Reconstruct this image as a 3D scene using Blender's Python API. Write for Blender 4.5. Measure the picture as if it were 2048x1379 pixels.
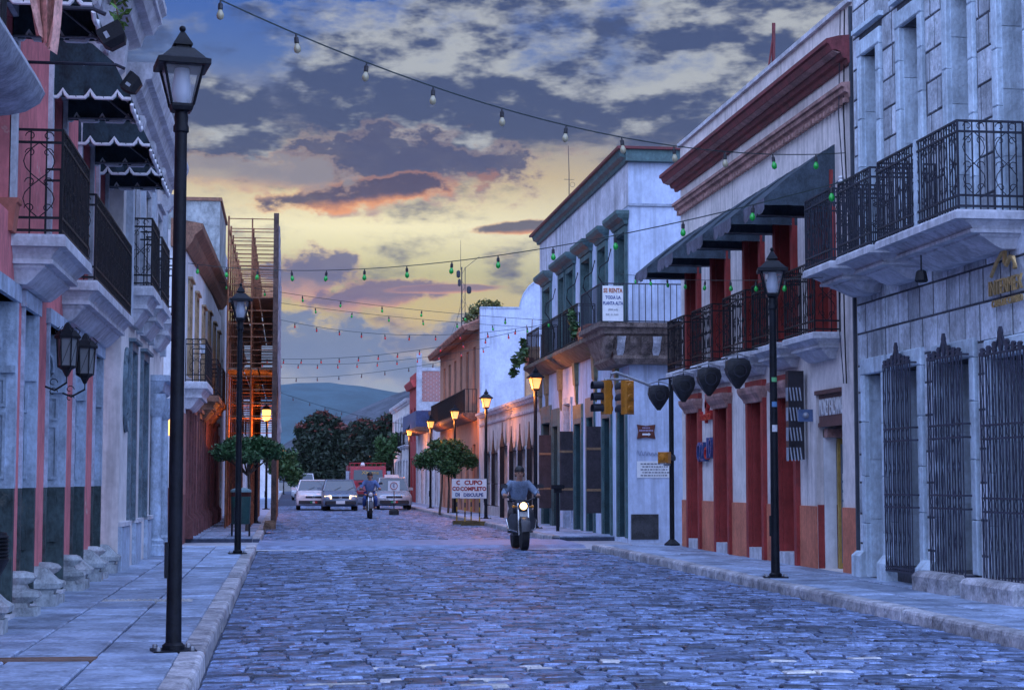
import bpy, bmesh, math, random
from mathutils import Vector, Matrix, noise
R = math.radians
rnd = random.Random(7)
for o in list(bpy.data.objects): bpy.data.objects.remove(o)
S = bpy.context.scene
COL = S.collection

# ---------------------------------------------------------------- node shorthand
class V:
    def __init__(s, t, k): s.t, s.k = t, k
    def _m(s, op, b=None, c=None, r=False):
        n = s.t.nodes.new('ShaderNodeMath'); n.operation = op
        a = (b, s) if r else (s, b)
        for i, q in enumerate(list(a) + [c]):
            if q is None: continue
            if isinstance(q, V): s.t.links.new(q.k, n.inputs[i])
            else: n.inputs[i].default_value = q
        return V(s.t, n.outputs[0])
    def __add__(s, b): return s._m('ADD', b)
    __radd__ = __add__
    def __sub__(s, b): return s._m('SUBTRACT', b)
    def __rsub__(s, b): return s._m('SUBTRACT', b, r=True)
    def __mul__(s, b): return s._m('MULTIPLY', b)
    __rmul__ = __mul__
    def __truediv__(s, b): return s._m('DIVIDE', b)
    def f(s, op, b=None): return s._m(op, b)
    def step(s, lo, hi, a=0., b=1.):
        n = s.t.nodes.new('ShaderNodeMapRange'); n.interpolation_type = 'SMOOTHSTEP'
        s.t.links.new(s.k, n.inputs[0])
        for i, q in enumerate((lo, hi, a, b)): n.inputs[i+1].default_value = q
        return V(s.t, n.outputs[0])
def node(t, typ, ins={}, **kw):
    n = t.nodes.new(typ)
    for k, v in kw.items(): setattr(n, k, v)
    for k, v in ins.items():
        if isinstance(v, V): t.links.new(v.k, n.inputs[k])
        else: n.inputs[k].default_value = v
    return n
def comb(t, x, y, z): return V(t, node(t, 'ShaderNodeCombineXYZ', {0: x, 1: y, 2: z}).outputs[0])
def sep(t, v):
    n = node(t, 'ShaderNodeSeparateXYZ', {0: v}); return [V(t, n.outputs[i]) for i in range(3)]
def vmul(t, v, s): return V(t, node(t, 'ShaderNodeVectorMath', {0: v, 1: s}, operation='MULTIPLY').outputs[0])
def vadd(t, v, s): return V(t, node(t, 'ShaderNodeVectorMath', {0: v, 1: s}, operation='ADD').outputs[0])
def nz(t, v, scale, detail=4, rough=.55, dist=0.):
    return V(t, node(t, 'ShaderNodeTexNoise', {'Vector': v, 'Scale': scale, 'Detail': detail, 'Roughness': rough, 'Distortion': dist}).outputs[0])
def c4(c): return (c[0], c[1], c[2], 1.)
def mixc(t, f, a, b, mode='MIX'):
    n = t.nodes.new('ShaderNodeMix'); n.data_type = 'RGBA'; n.blend_type = mode
    for i, q in ((0, f), (6, a), (7, b)):
        if isinstance(q, V): t.links.new(q.k, n.inputs[i])
        elif i == 0: n.inputs[i].default_value = q
        else: n.inputs[i].default_value = c4(q)
    return V(t, n.outputs[2])
def ramp(t, f, stops):
    n = t.nodes.new('ShaderNodeValToRGB'); t.links.new(f.k, n.inputs[0]); e = n.color_ramp.elements
    e[0].position, e[0].color = stops[0][0], c4(stops[0][1])
    e[1].position, e[1].color = stops[-1][0], c4(stops[-1][1])
    for p, c in stops[1:-1]:
        q = e.new(p); q.color = c4(c)
    return V(t, n.outputs[0])

# ---------------------------------------------------------------- camera
cam = bpy.data.cameras.new('camera'); cam.sensor_width = 36; cam.lens = 36*3490/2048
cam.clip_start = .2; cam.clip_end = 20000
co = bpy.data.objects.new('camera', cam); COL.objects.link(co)
co.location = (0, 0, 1.4); co.rotation_euler = (R(90+4.45), 0, R(-7.31)); S.camera = co

# ---------------------------------------------------------------- sky
SUN_EL, SUN_ROT = 52, 186
W = bpy.data.worlds.new('World'); S.world = W; W.use_nodes = True; W.cycles.sampling_method = 'NONE'
t = W.node_tree; t.nodes.clear()
D = V(t, node(t, 'ShaderNodeTexCoord').outputs['Generated'])
dx, dy, dz = sep(t, D)
az = dx.f('ARCTAN2', dy); el = dz.f('ARCSINE')
U = az*3490+575; H = el*3490                       # sky angles in 1/3490 rad
P1 = vmul(t, D, (1, 1, 2.5))
n0 = nz(t, P1, 10, 6, .64)
n1 = nz(t, vadd(t, P1, (.004, .0, -.026)), 10, 5, .64)      # the same field seen a little toward the sunset: sunlit sides
nw = nz(t, vmul(t, D, (1, 1, 1.7)), 34, 5, .65)
nl = nz(t, vmul(t, D, (1, 1, 3.2)), 4, 3, .5)
h = (H/1800).f('MAXIMUM', 0.)
glow_az = ((U-720)/1350).f('ABSOLUTE').step(0., 1., 1., 0.)
g_w = ramp(t, h, [(0, (.17, .25, .36)), (.09, (.20, .28, .38)), (.14, (.40, .29, .17)), (.18, (.56, .40, .11)), (.23, (.50, .44, .18)), (.28, (.86, .77, .45)), (.335, (.58, .43, .19)), (.39, (.24, .22, .22)), (.46, (.07, .13, .33)), (.53, (.03, .095, .36)), (1, (.02, .08, .38))])
g_o = ramp(t, h, [(0, (.17, .25, .38)), (.2, (.27, .30, .36)), (.38, (.17, .22, .34)), (.52, (.05, .11, .33)), (1, (.03, .095, .36))])
base = mixc(t, glow_az, g_o, g_w)
sky = node(t, 'ShaderNodeTexSky', sky_type='NISHITA', sun_disc=False, sun_elevation=R(SUN_EL), sun_rotation=R(SUN_ROT), altitude=1500)
base = mixc(t, 1., base, mixc(t, 1., V(t, sky.outputs[0]), (.006, .006, .006), 'MULTIPLY'), 'ADD')
# broken cloud deck over the whole sky, thin in the glowing band
bias = V(t, ramp(t, h, [(0, (.02,)*3), (.1, (.0,)*3), (.29, (0,)*3), (.345, (.11,)*3), (.40, (.26,)*3), (.5, (.29,)*3), (.7, (.20,)*3), (1, (.14,)*3)]).k)
clear = ((U-330)/400).f('ABSOLUTE').step(0., 1., .30, 0.)*H.step(680, 860)      # open blue gap above the left roofs
dens = n0+bias-clear+(nw-.5)*.22+(nl-.5)*.5
m = dens.step(.50, .70)
lit = ((n1-n0)*6.+.40+(nw-.5)*1.2-(nl-.5)*3.).step(.2, 1.2)
core = mixc(t, H.step(250, 700), (.10, .10, .17), (.05, .07, .15))
edge = mixc(t, H.step(430, 640), (.52, .36, .24), (.42, .44, .45))
cc = mixc(t, lit*.95, core, edge)
out = mixc(t, m*.94, base, cc)
def cloud(out, cx, cy, rx, ry, rot=0., dark=(.15, .15, .22), under=(.80, .40, .22), amp=1.1, op=.92):
    c, s = math.cos(rot), math.sin(rot); X = U-cx; Y = H-(961-cy)
    a = (X*c+Y*s)/rx; b = (Y*c-X*s)/ry
    d = (a*a+b*b).f('SQRT')+(nw-.5)*amp*2.6+(n0-.5)*amp
    mm = d.step(1.10, .66); sh = (b*-1.+(nw-.5)*1.6).step(.10, .95)
    col = mixc(t, d.step(.70, 1.)*.8, mixc(t, sh, dark, under), under)
    return mixc(t, mm*op, out, col)
out = cloud(out, 770, 345, 265, 84, .05, (.075, .08, .15), (.46, .32, .27), 1.)
out = cloud(out, 735, 388, 235, 32, .12, (.08, .065, .11), (.90, .36, .13), .8)
out = cloud(out, 520, 355, 190, 40, -.05, (.30, .27, .28), (.60, .38, .25), 1.2, .75)
out = cloud(out, 1075, 455, 150, 15, .04, (.09, .08, .12), (.80, .32, .13), .6)
out = cloud(out, 600, 555, 110, 50, .0, (.14, .13, .22), (.62, .32, .23), 1.)
out = cloud(out, 735, 592, 130, 32, .10, (.18, .13, .20), (.65, .31, .20), .95)
out = cloud(out, 890, 578, 130, 9, .03, (.24, .16, .20), (.65, .31, .20), .45)
out = cloud(out, 640, 715, 380, 84, .0, (.14, .19, .31), (.34, .34, .37), 1.)
out = cloud(out, 850, 690, 110, 34, .0, (.16, .18, .27), (.50, .40, .32), 1.1)
bg = node(t, 'ShaderNodeBackground', {0: out, 1: .238})
t.links.new(bg.outputs[0], node(t, 'ShaderNodeOutputWorld').inputs[0])

# ---------------------------------------------------------------- sun (diffuse dusk light) and exposure
sl = bpy.data.lights.new('sun', 'SUN'); sl.energy = 1.5; sl.angle = R(135); sl.color = (.42, .56, 1.)
so = bpy.data.objects.new('sun', sl); COL.objects.link(so)
a = R(SUN_ROT); d = Vector((math.sin(a)*math.cos(R(SUN_EL)), math.cos(a)*math.cos(R(SUN_EL)), math.sin(R(SUN_EL))))
so.rotation_euler = d.to_track_quat('Z', 'Y').to_euler(); so.location = (0, 0, 60)
vs = S.view_settings; vs.view_transform = 'Standard'; vs.look = 'None'; vs.exposure = 2.22; vs.gamma = 1
vs.use_curve_mapping = False
S.cycles.max_bounces = 4; S.cycles.diffuse_bounces = 2; S.cycles.glossy_bounces = 2; S.cycles.transmission_bounces = 2; S.cycles.transparent_max_bounces = 6
S.cycles.sample_clamp_indirect = 6

# ---------------------------------------------------------------- materials
MATS = {}
def mat(name, col=(.5, .5, .5), rough=.75, var=.22, scale=2.5, streak=0., bump=.25, bscale=18, tint=0., metal=0., second=None, cover=.5, spec=.4, attr=False, ny=1., wet=0.):
    """procedural surface: mottled colour, optional rain streaks / second colour showing through, fine relief"""
    if name in MATS: return MATS[name]
    m = bpy.data.materials.new(name); m.use_nodes = True; t = m.node_tree
    b = t.nodes['Principled BSDF']; P = V(t, node(t, 'ShaderNodeNewGeometry').outputs['Position'])
    a = nz(t, P, scale, 4, .62); fine = nz(t, vmul(t, P, (1, 1, .6)), scale*9, 2, .6); k = (a*.65+fine*.35).step(.27, .73); c = mixc(t, 1., col, mixc(t, k, (max(.05, 1-var*1.9),)*3, (1+var*1.3,)*3), 'MULTIPLY')
    if second:
        k = nz(t, P, scale*.9, 5, .68).step(cover, cover+.07); c = mixc(t, k*.85, c, second)
    if streak:
        k = nz(t, vmul(t, P, (5, 5, .28)), 1.6, 3, .6).step(.42, .72); k2 = nz(t, P, .55, 1).step(.35, .6)
        c = mixc(t, k*k2*streak, c, tuple(x*.32 for x in col))
    if tint:
        r = V(t, node(t, 'ShaderNodeAttribute', attribute_name='tint').outputs['Fac']) if attr else V(t, node(t, 'ShaderNodeObjectInfo').outputs['Random'])
        c = mixc(t, 1., c, mixc(t, r, (1-tint,)*3, (1+tint,)*3), 'MULTIPLY')
    t.links.new(c.k, b.inputs['Base Color'])
    rr = (a-.5)*.4+rough
    t.links.new(rr.k, b.inputs['Roughness']); b.inputs['Metallic'].default_value = metal
    b.inputs['Specular IOR Level'].default_value = spec
    if bump:
        h = nz(t, vmul(t, P, (1, ny, 1)), bscale, 3, .65)
        bn = node(t, 'ShaderNodeBump', {'Strength': bump, 'Distance': .02, 'Height': h})
        t.links.new(bn.outputs[0], b.inputs['Normal'])
    MATS[name] = m; return m
def glass(name, col, rough=.12, alpha=1.):
    if name in MATS: return MATS[name]
    m = bpy.data.materials.new(name); m.use_nodes = True; b = m.node_tree.nodes['Principled BSDF']
    b.inputs['Base Color'].default_value = c4(col); b.inputs['Roughness'].default_value = rough
    b.inputs['Specular IOR Level'].default_value = .7; b.inputs['Alpha'].default_value = alpha
    MATS[name] = m; return m
def emit(name, col, st, base=(.8, .6, .4)):
    if name in MATS: return MATS[name]
    m = bpy.data.materials.new(name); m.use_nodes = True; b = m.node_tree.nodes['Principled BSDF']
    b.inputs['Base Color'].default_value = c4(base); b.inputs['Emission Color'].default_value = c4(col)
    b.inputs['Emission Strength'].default_value = st; MATS[name] = m; return m

cobble_o = mat('cobble_piece', (.145, .20, .335), .42, .5, 9, bump=1., bscale=16, tint=.72, spec=.5)
cobble_s = mat('cobble_course', (.145, .20, .335), .42, .5, 9, bump=1., bscale=16, tint=.72, attr=True, spec=.5)
cobble_l = mat('cobble_pale', (.60, .59, .58), .55, .25, 6, bump=.8, bscale=22, tint=.2, spec=.5)
bedding = mat('bedding_sand', (.06, .075, .12), .9, .3, 5, bump=.6)
far_road = mat('far_paving', (.30, .31, .36), .7, .4, 4, bump=.6)
slab_m = mat('paving_slab', (.31, .39, .53), .6, .32, 2.6, bump=.6, bscale=22, tint=.26, spec=.5, second=(.19, .25, .38), cover=.58)
kerb_m = mat('kerb_stone', (.44, .44, .47), .6, .38, 5, bump=.9, bscale=12, tint=.25, second=(.22, .24, .30), cover=.6)
concrete = mat('smooth_concrete', (.36, .37, .42), .6, .2, 2.5, bump=.3)
ground_m = mat('ground_earth', (.17, .16, .15), .95, .3, .6, bump=.2)
black_iron = mat('black_iron', (.012, .013, .018), .55, .3, 8, bump=.15, bscale=40, spec=.25)
lamp_paint = mat('lamp_paint', (.010, .012, .018), .5, .35, 6, bump=.12, bscale=30, spec=.2)
iron_grey = mat('grey_iron', (.028, .032, .050), .55, .3, 8, bump=.15)
grille_iron = mat('grille_iron', (.045, .05, .08), .55, .3, 8, bump=.15)
galv = mat('galvanised_steel', (.30, .32, .36), .45, .2, 6, bump=.1, metal=.5)

# ---------------------------------------------------------------- mesh helpers
def wloc(o):
    v = Vector((0, 0, 0))
    while o is not None: v += o.location; o = o.parent
    return v
def thing(name, label, cat, loc=(0, 0, 0), group=None):
    o = bpy.data.objects.new(name, None); o.empty_display_size = .2; COL.objects.link(o); o.location = loc
    return tag(o, label, cat, group)
def tag(o, label=None, cat=None, group=None, kind=None):
    for k, v in (('label', label), ('category', cat), ('group', group), ('kind', kind)):
        if v: o[k] = v
    return o
class MB:
    """collects shapes in world space; X0/s turn facade coordinates (d out of the wall, y, z) into world ones"""
    def __init__(s, X0=None, side=1): s.v, s.f, s.X0, s.s, s.t = [], [], X0, side, []
    def p(s, q): return (s.X0+s.s*q[0], q[1], q[2]) if s.X0 is not None else (q[0], q[1], q[2])
    def add(s, vs, fs):
        n = len(s.v); s.v += [s.p(q) for q in vs]; s.f += [tuple(i+n for i in f) for f in fs]; return s
    def box(s, a0, a1, b0, b1, c0, c1):
        return s.add([(a, b, c) for a in (a0, a1) for b in (b0, b1) for c in (c0, c1)],
                     [(0, 1, 3, 2), (4, 6, 7, 5), (0, 4, 5, 1), (2, 3, 7, 6), (0, 2, 6, 4), (1, 5, 7, 3)])
    def cbox(s, a0, a1, b0, b1, c0, c1, e=.02):
        """box with a chamfered outer (a1) face"""
        vs = [(a0, b0, c0), (a0, b1, c0), (a0, b1, c1), (a0, b0, c1), (a1-e, b0, c0), (a1-e, b1, c0), (a1-e, b1, c1), (a1-e, b0, c1),
              (a1, b0+e, c0+e), (a1, b1-e, c0+e), (a1, b1-e, c1-e), (a1, b0+e, c1-e)]
        return s.add(vs, [(i, (i+1) % 4, (i+1) % 4+4, i+4) for i in range(4)]+[(i+4, (i+1) % 4+4, (i+1) % 4+8, i+8) for i in range(4)]+[(8, 9, 10, 11), (3, 2, 1, 0)])
    def quad(s, *q): return s.add(q, [tuple(range(len(q)))])
    def loft(s, rings, close=True, caps=True):
        k = len(rings[0]); vs = [q for r in rings for q in r]; fs = []
        for i in range(len(rings)-1):
            for j in range(k if close else k-1):
                fs.append((i*k+j, i*k+(j+1) % k, (i+1)*k+(j+1) % k, (i+1)*k+j))
        if caps and close: fs += [tuple(range(k))[::-1], tuple(range((len(rings)-1)*k, len(rings)*k))]
        return s.add(vs, fs)
    def tube(s, path, r, n=6, r1=None, caps=True):
        path = [Vector(q) for q in path]; rings = []
        for i, q in enumerate(path):
            d = (path[min(i+1, len(path)-1)]-path[max(i-1, 0)]).normalized()
            a = d.cross(Vector((0, 0, 1)) if abs(d.z) < .9 else Vector((1, 0, 0))).normalized(); b = d.cross(a)
            rr = r if r1 is None else r+(r1-r)*i/(len(path)-1)
            rings.append([tuple(q+(a*math.cos(2*math.pi*(k+.5)/n)+b*math.sin(2*math.pi*(k+.5)/n))*rr) for k in range(n)])
        return s.loft(rings, True, caps)
    def lathe(s, prof, c=(0, 0, 0), n=12, rot=0.):
        return s.loft([[(c[0]+r*math.cos(2*math.pi*k/n+rot), c[1]+r*math.sin(2*math.pi*k/n+rot), c[2]+z) for k in range(n)] for r, z in prof])
    def prism(s, poly, y0, y1):
        """(d,z) outline swept along y"""
        return s.loft([[(a, y0, b) for a, b in poly], [(a, y1, b) for a, b in poly]])
    def ball(s, c, r, n=8, sz=1.):
        return s.lathe([(max(.001, r*math.sin(math.pi*i/6)), -r*sz*math.cos(math.pi*i/6)) for i in range(7)], c, n)
    def ring(s, c, r, t, axis='x', n=12, k=4):
        pts = []
        for i in range(n+1):
            a = 2*math.pi*i/n; u, w = r*math.cos(a), r*math.sin(a)
            pts.append((c[0], c[1]+u, c[2]+w) if axis == 'x' else (c[0]+u, c[1], c[2]+w))
        return s.tube(pts, t, k, caps=False)
    def mould(s, prof, y0, y1):
        """balcony / cornice moulding: (projection, side inset, z) rings round three sides"""
        return s.loft([[(0, y0+e, z), (d, y0+e, z), (d, y1-e, z), (0, y1-e, z)] for d, e, z in prof])
    def data(s, name):
        me = bpy.data.meshes.new(name); me.from_pydata(s.v, [], s.f)
        bm = bmesh.new(); bm.from_mesh(me); bmesh.ops.recalc_face_normals(bm, faces=bm.faces); bm.to_mesh(me); bm.free(); return me
    def build(s, name, m, parent=None, smooth=False):
        me = s.data(name); me.materials.append(m)
        if smooth:
            for q in me.polygons: q.use_smooth = True
            try: me.set_sharp_from_angle(angle=R(40))
            except Exception: pass
        return link(name, me, parent)
def link(name, me, parent=None):
    o = bpy.data.objects.new(name, me); COL.objects.link(o)
    if parent is not None: o.parent = parent; o.location = -wloc(parent)
    return o
def recenter(o):
    """moves a mesh object's origin to its own base centre"""
    vs = [v.co for v in o.data.vertices]
    c = Vector(((min(v.x for v in vs)+max(v.x for v in vs))/2, (min(v.y for v in vs)+max(v.y for v in vs))/2, min(v.z for v in vs)))
    o.data.transform(Matrix.Translation(-c)); o.location = o.location+c; return o
def copy_tree(o, parent=None):
    c = o.copy(); COL.objects.link(c); c.parent = parent
    for ch in list(o.children): copy_tree(ch, c)
    return c
def lining(X0, side, o, rev, m, parent, t=.02):
    """painted lining of an opening's reveals"""
    for a, c in ((o[0]-.001, o[0]+t), (o[1]-t, o[1]+.001)): MB(X0, side).box(-rev, -.002, a, c, o[2], o[3]).build('reveal_lining', m, parent)
    MB(X0, side).box(-rev, -.003, o[0]+t, o[1]-t, o[3]-t, o[3]+.001).build('reveal_lining', m, parent)
def text(s, size, loc, rot, m, parent, name='lettering', ext=.004, align='CENTER', xs=1., bold=0.):
    cu = bpy.data.curves.new('lettering', 'FONT'); cu.body = s; cu.size = size; cu.extrude = ext; cu.align_x = align; cu.align_y = 'CENTER'; cu.resolution_u = 2; cu.offset = bold
    tmp = bpy.data.objects.new('tmp', cu); COL.objects.link(tmp); bpy.context.view_layer.update()
    me = bpy.data.meshes.new_from_object(tmp.evaluated_get(bpy.context.evaluated_depsgraph_get()))
    bpy.data.objects.remove(tmp); me.materials.clear(); me.materials.append(m); me.name = name
    me.transform(Matrix.Diagonal((xs, 1, 1, 1))); M = Matrix.Translation(loc) @ rot.to_4x4(); me.transform(M)
    return link(name, me, parent)
from mathutils import Euler
FACE_CAM = Euler((R(90), 0, 0)).to_matrix()                 # faces -y
FACE_LEFT = Euler((R(90), 0, R(-90))).to_matrix()           # on a right-hand facade, faces -x
def wall(X0, side, y0, y1, z0, z1, ops, rev=.35, depth=5., par=0.):
    """facade sheet with real openings and reveals, plus end walls, flat roof and back"""
    b = MB(X0, side); ys = sorted({y0, y1, *[q for o in ops for q in o[:2]]}); zs = sorted({z0, z1, *[q for o in ops for q in o[2:4]]})
    for i in range(len(ys)-1):
        for j in range(len(zs)-1):
            cy, cz = (ys[i]+ys[i+1])/2, (zs[j]+zs[j+1])/2
            if any(o[0] < cy < o[1] and o[2] < cz < o[3] for o in ops): continue
            b.quad((0, ys[i], zs[j]), (0, ys[i+1], zs[j]), (0, ys[i+1], zs[j+1]), (0, ys[i], zs[j+1]))
    for o in ops:
        r = -(o[4] if len(o) > 4 else rev); a, c, e, f = o[:4]
        b.quad((0, a, e), (r, a, e), (r, a, f), (0, a, f)); b.quad((0, c, e), (0, c, f), (r, c, f), (r, c, e))
        b.quad((0, a, f), (r, a, f), (r, c, f), (0, c, f)); b.quad((0, a, e), (0, c, e), (r, c, e), (r, a, e))
    for y in (y0, y1): b.quad((0, y, z0), (-depth, y, z0), (-depth, y, z1), (0, y, z1))
    b.quad((-depth, y0, z0), (-depth, y1, z0), (-depth, y1, z1), (-depth, y0, z1))
    zr = z1-par
    b.quad((-.25*bool(par), y0, zr), (-depth, y0, zr), (-depth, y1, zr), (-.25*bool(par), y1, zr))
    if par: b.quad((0, y0, z1), (-.25, y0, z1), (-.25, y1, z1), (0, y1, z1)); b.quad((-.25, y0, zr), (-.25, y1, zr), (-.25, y1, z1), (-.25, y0, z1))
    return b
def bars(b, pts, z0, h, gap=.11, r=.009, rails=(0., 1.), rt=.016, posts=True, n=4):
    """upright bars along a (d,y) polyline"""
    for i in range(len(pts)-1):
        a, c = Vector(pts[i]), Vector(pts[i+1]); L = (c-a).length; k = max(1, int(L/gap))
        for f in rails: b.tube([(a.x, a.y, z0+h*f), (c.x, c.y, z0+h*f)], rt, n)
        for j in range(0 if i == 0 else 1, k+1):
            q = a.lerp(c, j/k); big = j in (0, k)
            b.tube([(q.x, q.y, z0), (q.x, q.y, z0+h)], r*1.7 if big else r, n)
    return b
def scroll(b, c, r, ax, turn=1, t=.006, n=9, flip=1):
    """flat iron C-scroll in the plane of the railing; ax = unit (d,y) direction"""
    pts = []
    for i in range(n+1):
        a = turn*1.6*math.pi*i/n; rr = r*(1-.6*i/n); u = rr*math.cos(a)*flip; w = rr*math.sin(a)
        pts.append((c[0]+ax[0]*u, c[1]+ax[1]*u, c[2]+w))
    return b.tube(pts, t, 3, caps=False)
def wave(b, p, ax, z0, h, w, t=.006, flip=1, n=12, cyc=1.):
    pts = []
    for i in range(n+1):
        u = math.sin(2*math.pi*cyc*i/n)*w*flip; pts.append((p[0]+ax[0]*u, p[1]+ax[1]*u, z0+h*i/n))
    return b.tube(pts, t, 3, caps=False)
def railing(X0, side, y0, y1, d, z0, h, m, parent, gap=.11, deco=True, endgap=.13, r=.009):
    """three-sided balcony railing with scrollwork in its ends as a sub-part"""
    b = bars(MB(X0, side), [(0.01, y0), (d, y0), (d, y1), (0.01, y1)], z0, h, gap, r, (.04, .16, .88, 1.))
    o = b.build('railing', m, parent)
    if deco:
        s = MB(X0, side)
        for (p0, p1) in (((.02, y0), (d, y0)), ((d, y0), (d, y1))):
            L = math.hypot(p1[0]-p0[0], p1[1]-p0[1]); ax = ((p1[0]-p0[0])/L, (p1[1]-p0[1])/L); k = max(1, int(L/.26))
            for i in range(k):
                q = (p0[0]+ax[0]*L*(i+.5)/k, p0[1]+ax[1]*L*(i+.5)/k); w = L/k*.42
                for fl in (1, -1):
                    wave(s, q, ax, z0+h*.16, h*.72, w*.8, .006, fl)
                    for zz in (.25, .5, .78, .94): scroll(s, (q[0]+ax[0]*fl*w*.45, q[1]+ax[1]*fl*w*.45, z0+h*zz), .05*min(1, w/.1), ax, flip=fl)
        s.build('scrollwork', m, o)
    return o
def door(X0, side, y0, y1, z0, z1, rev, m, parent, panels=(2, 3), name='door', fr=.06, handle=True):
    """panelled double leaf set back in an opening"""
    b = MB(X0, side); b.box(-rev-.06, -rev+.0, y0, y1, z0, z1); o = b.build(name, m, parent)
    w = (y1-y0)/panels[0]; h = (z1-z0)/panels[1]
    for i in range(panels[0]):
        for j in range(panels[1]):
            MB(X0, side).cbox(-rev-.01, -rev+.025, y0+w*i+fr, y0+w*(i+1)-fr, z0+h*j+fr, z0+h*(j+1)-fr, .02).build('panel', m, o)
    if handle: MB(X0, side).box(-rev, -rev+.06, (y0+y1)/2-.045, (y0+y1)/2-.02, z0+.95, z0+1.12).build('handle', galv, o)
    return o
def surround(X0, side, y0, y1, z0, z1, w, d, m, parent, cap=.08, name='door_surround'):
    b = MB(X0, side); b.box(-.01, d, y0-w, y0, z0, z1); b.box(-.01, d, y1, y1+w, z0, z1); b.box(-.01, d+.002, y0-w, y1+w, z1, z1+w)
    if cap: b.box(-.01, d+.06, y0-w-.06, y1+w+.06, z1+w, z1+w+cap)
    return b.build(name, m, parent)
def moulding(X0, side, y0, y1, prof, m, parent, name='cornice'):
    """closed (d,z) profile run along the facade"""
    return MB(X0, side).prism(prof, y0, y1).build(name, m, parent)

# ================================================================ the setting
XL, XR = -2.6, 7.75             # facade lines
KL, KR = -.60, 6.12             # kerb faces
def struct(o): o['kind'] = 'structure'; return o
# ground sheet with holes nowhere: everything else lies on top of it
struct(MB().quad((-4000, -300, -.12), (4000, -300, -.12), (4000, 9000, -.12), (-4000, 9000, -.12)).build('ground', ground_m))
def camber(x): u = (x-(KL+KR)/2)/((KR-KL)/2); return .05*(1-u*u)
# road bed
b = MB()
for y0, y1 in ((2, 35.2), (40.2, 240)):
    n = 14
    for i in range(n):
        a, c = KL+(KR-KL)*i/n, KL+(KR-KL)*(i+1)/n
        k = -.018
        b.quad((a, y0, camber(a)+k), (c, y0, camber(c)+k), (c, y1, camber(c)+k), (a, y1, camber(a)+k))
road = struct(b.build('road', bedding))
# irregular flat setts in rough courses
stones = []; r2 = random.Random(3)
for (ya, yb) in ((7.5, 35.1), (40.25, 98)):
    y = ya
    while y < yb:
        h = r2.choice((.09, .10, .12, .14, .18)) if y < 36 else r2.uniform(.16, .24); h = min(h, yb-y)
        if h < .06: break
        jj = r2.uniform(-.08, .08); seams = [KL+.01, .62+jj, 1.72-jj, KR-.01]
        for k in range(len(seams)-1):
            x = seams[k]
            while x < seams[k+1]-.05:
                w = r2.uniform(.13, .40)
                if seams[k+1]-x-w < .16: w = seams[k+1]-x
                stones.append((x, min(x+w, seams[k+1]), y+r2.uniform(-.012, .012), y+h+r2.uniform(-.012, .012), (x-seams[k] < .01 and k > 0 and r2.random() < .3) or r2.random() < .035)); x += w
        y += h
def sett(x0, x1, y0, y1):
    g = r2.uniform(.005, .012); j = lambda: r2.uniform(-.010, .010)
    t = r2.uniform(-.006, .006); tx, ty = r2.uniform(-.005, .005), r2.uniform(-.006, .006)
    cx, cy = (x0+x1)/2, (y0+y1)/2
    cs = [(x0+g+abs(j()), y0+g+abs(j())), (x1-g-abs(j()), y0+g+abs(j())), (x1-g-abs(j()), y1-g-abs(j())), (x0+g+abs(j()), y1-g-abs(j()))]
    z = lambda q: camber(q[0])+t+tx*(q[0]-cx)/(x1-x0)*2+ty*(q[1]-cy)/(y1-y0)*2
    ins = [(q[0]+(cx-q[0])*.07, q[1]+(cy-q[1])*.12) for q in cs]
    vs = [(q[0], q[1], camber(q[0])-.05) for q in cs]+[(q[0], q[1], z(q)-.008) for q in cs]+[(q[0], q[1], z(q)) for q in ins]+[(cx+j(), cy+j(), camber(cx)+t+r2.uniform(-.002, .003))]
    fs = [(i, (i+1) % 4, (i+1) % 4+4, i+4) for i in range(4)]+[(i+4, (i+1) % 4+4, (i+1) % 4+8, i+8) for i in range(4)]+[(i+8, (i+1) % 4+8, 12) for i in range(4)]
    return vs, fs
vis = lambda s: -.17*s[2] < (s[0]+s[1])/2 < .43*s[2]+.1 and s[2] > 11.6
near = set(sorted([i for i, s in enumerate(stones) if vis(s)], key=lambda i: stones[i][2])[:300])
far = MB(); tints = []
for i, s in enumerate(stones):
    vs, fs = sett(*s[:4])
    if i in near: recenter(MB().add(vs, fs).build('sett', cobble_l if s[4] else cobble_o, road, True))
    else:
        far.add(vs, fs); tints += [min(1.3, r2.random()+(.9 if s[4] else 0))]*len(vs)
fo = far.build('sett_paving', cobble_s, road, True); fo['kind'] = 'stuff'
at = fo.data.attributes.new('tint', 'FLOAT', 'POINT'); at.data.foreach_set('value', tints)
# side street and the raised crossing at the corner
struct(MB().box(-60, 60, 35.2, 40.2, -.11, .012).build('side_street', concrete))
b = MB()
b.loft([[(x, 35.6, .013), (x, 36.0, .085), (x, 39.4, .085), (x, 39.8, .013)] for x in (KL-.0, KR)])
struct(b.build('raised_crossing', mat('crossing_concrete', (.20, .25, .385), .5, .3, 4, bump=.5, bscale=20)))
struct(MB().box(KL, KR, 35.2, 35.55, -.02, .022).build('threshold_strip', mat('threshold', (.50, .51, .55), .6, .25, 4, bump=.4)))
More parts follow.
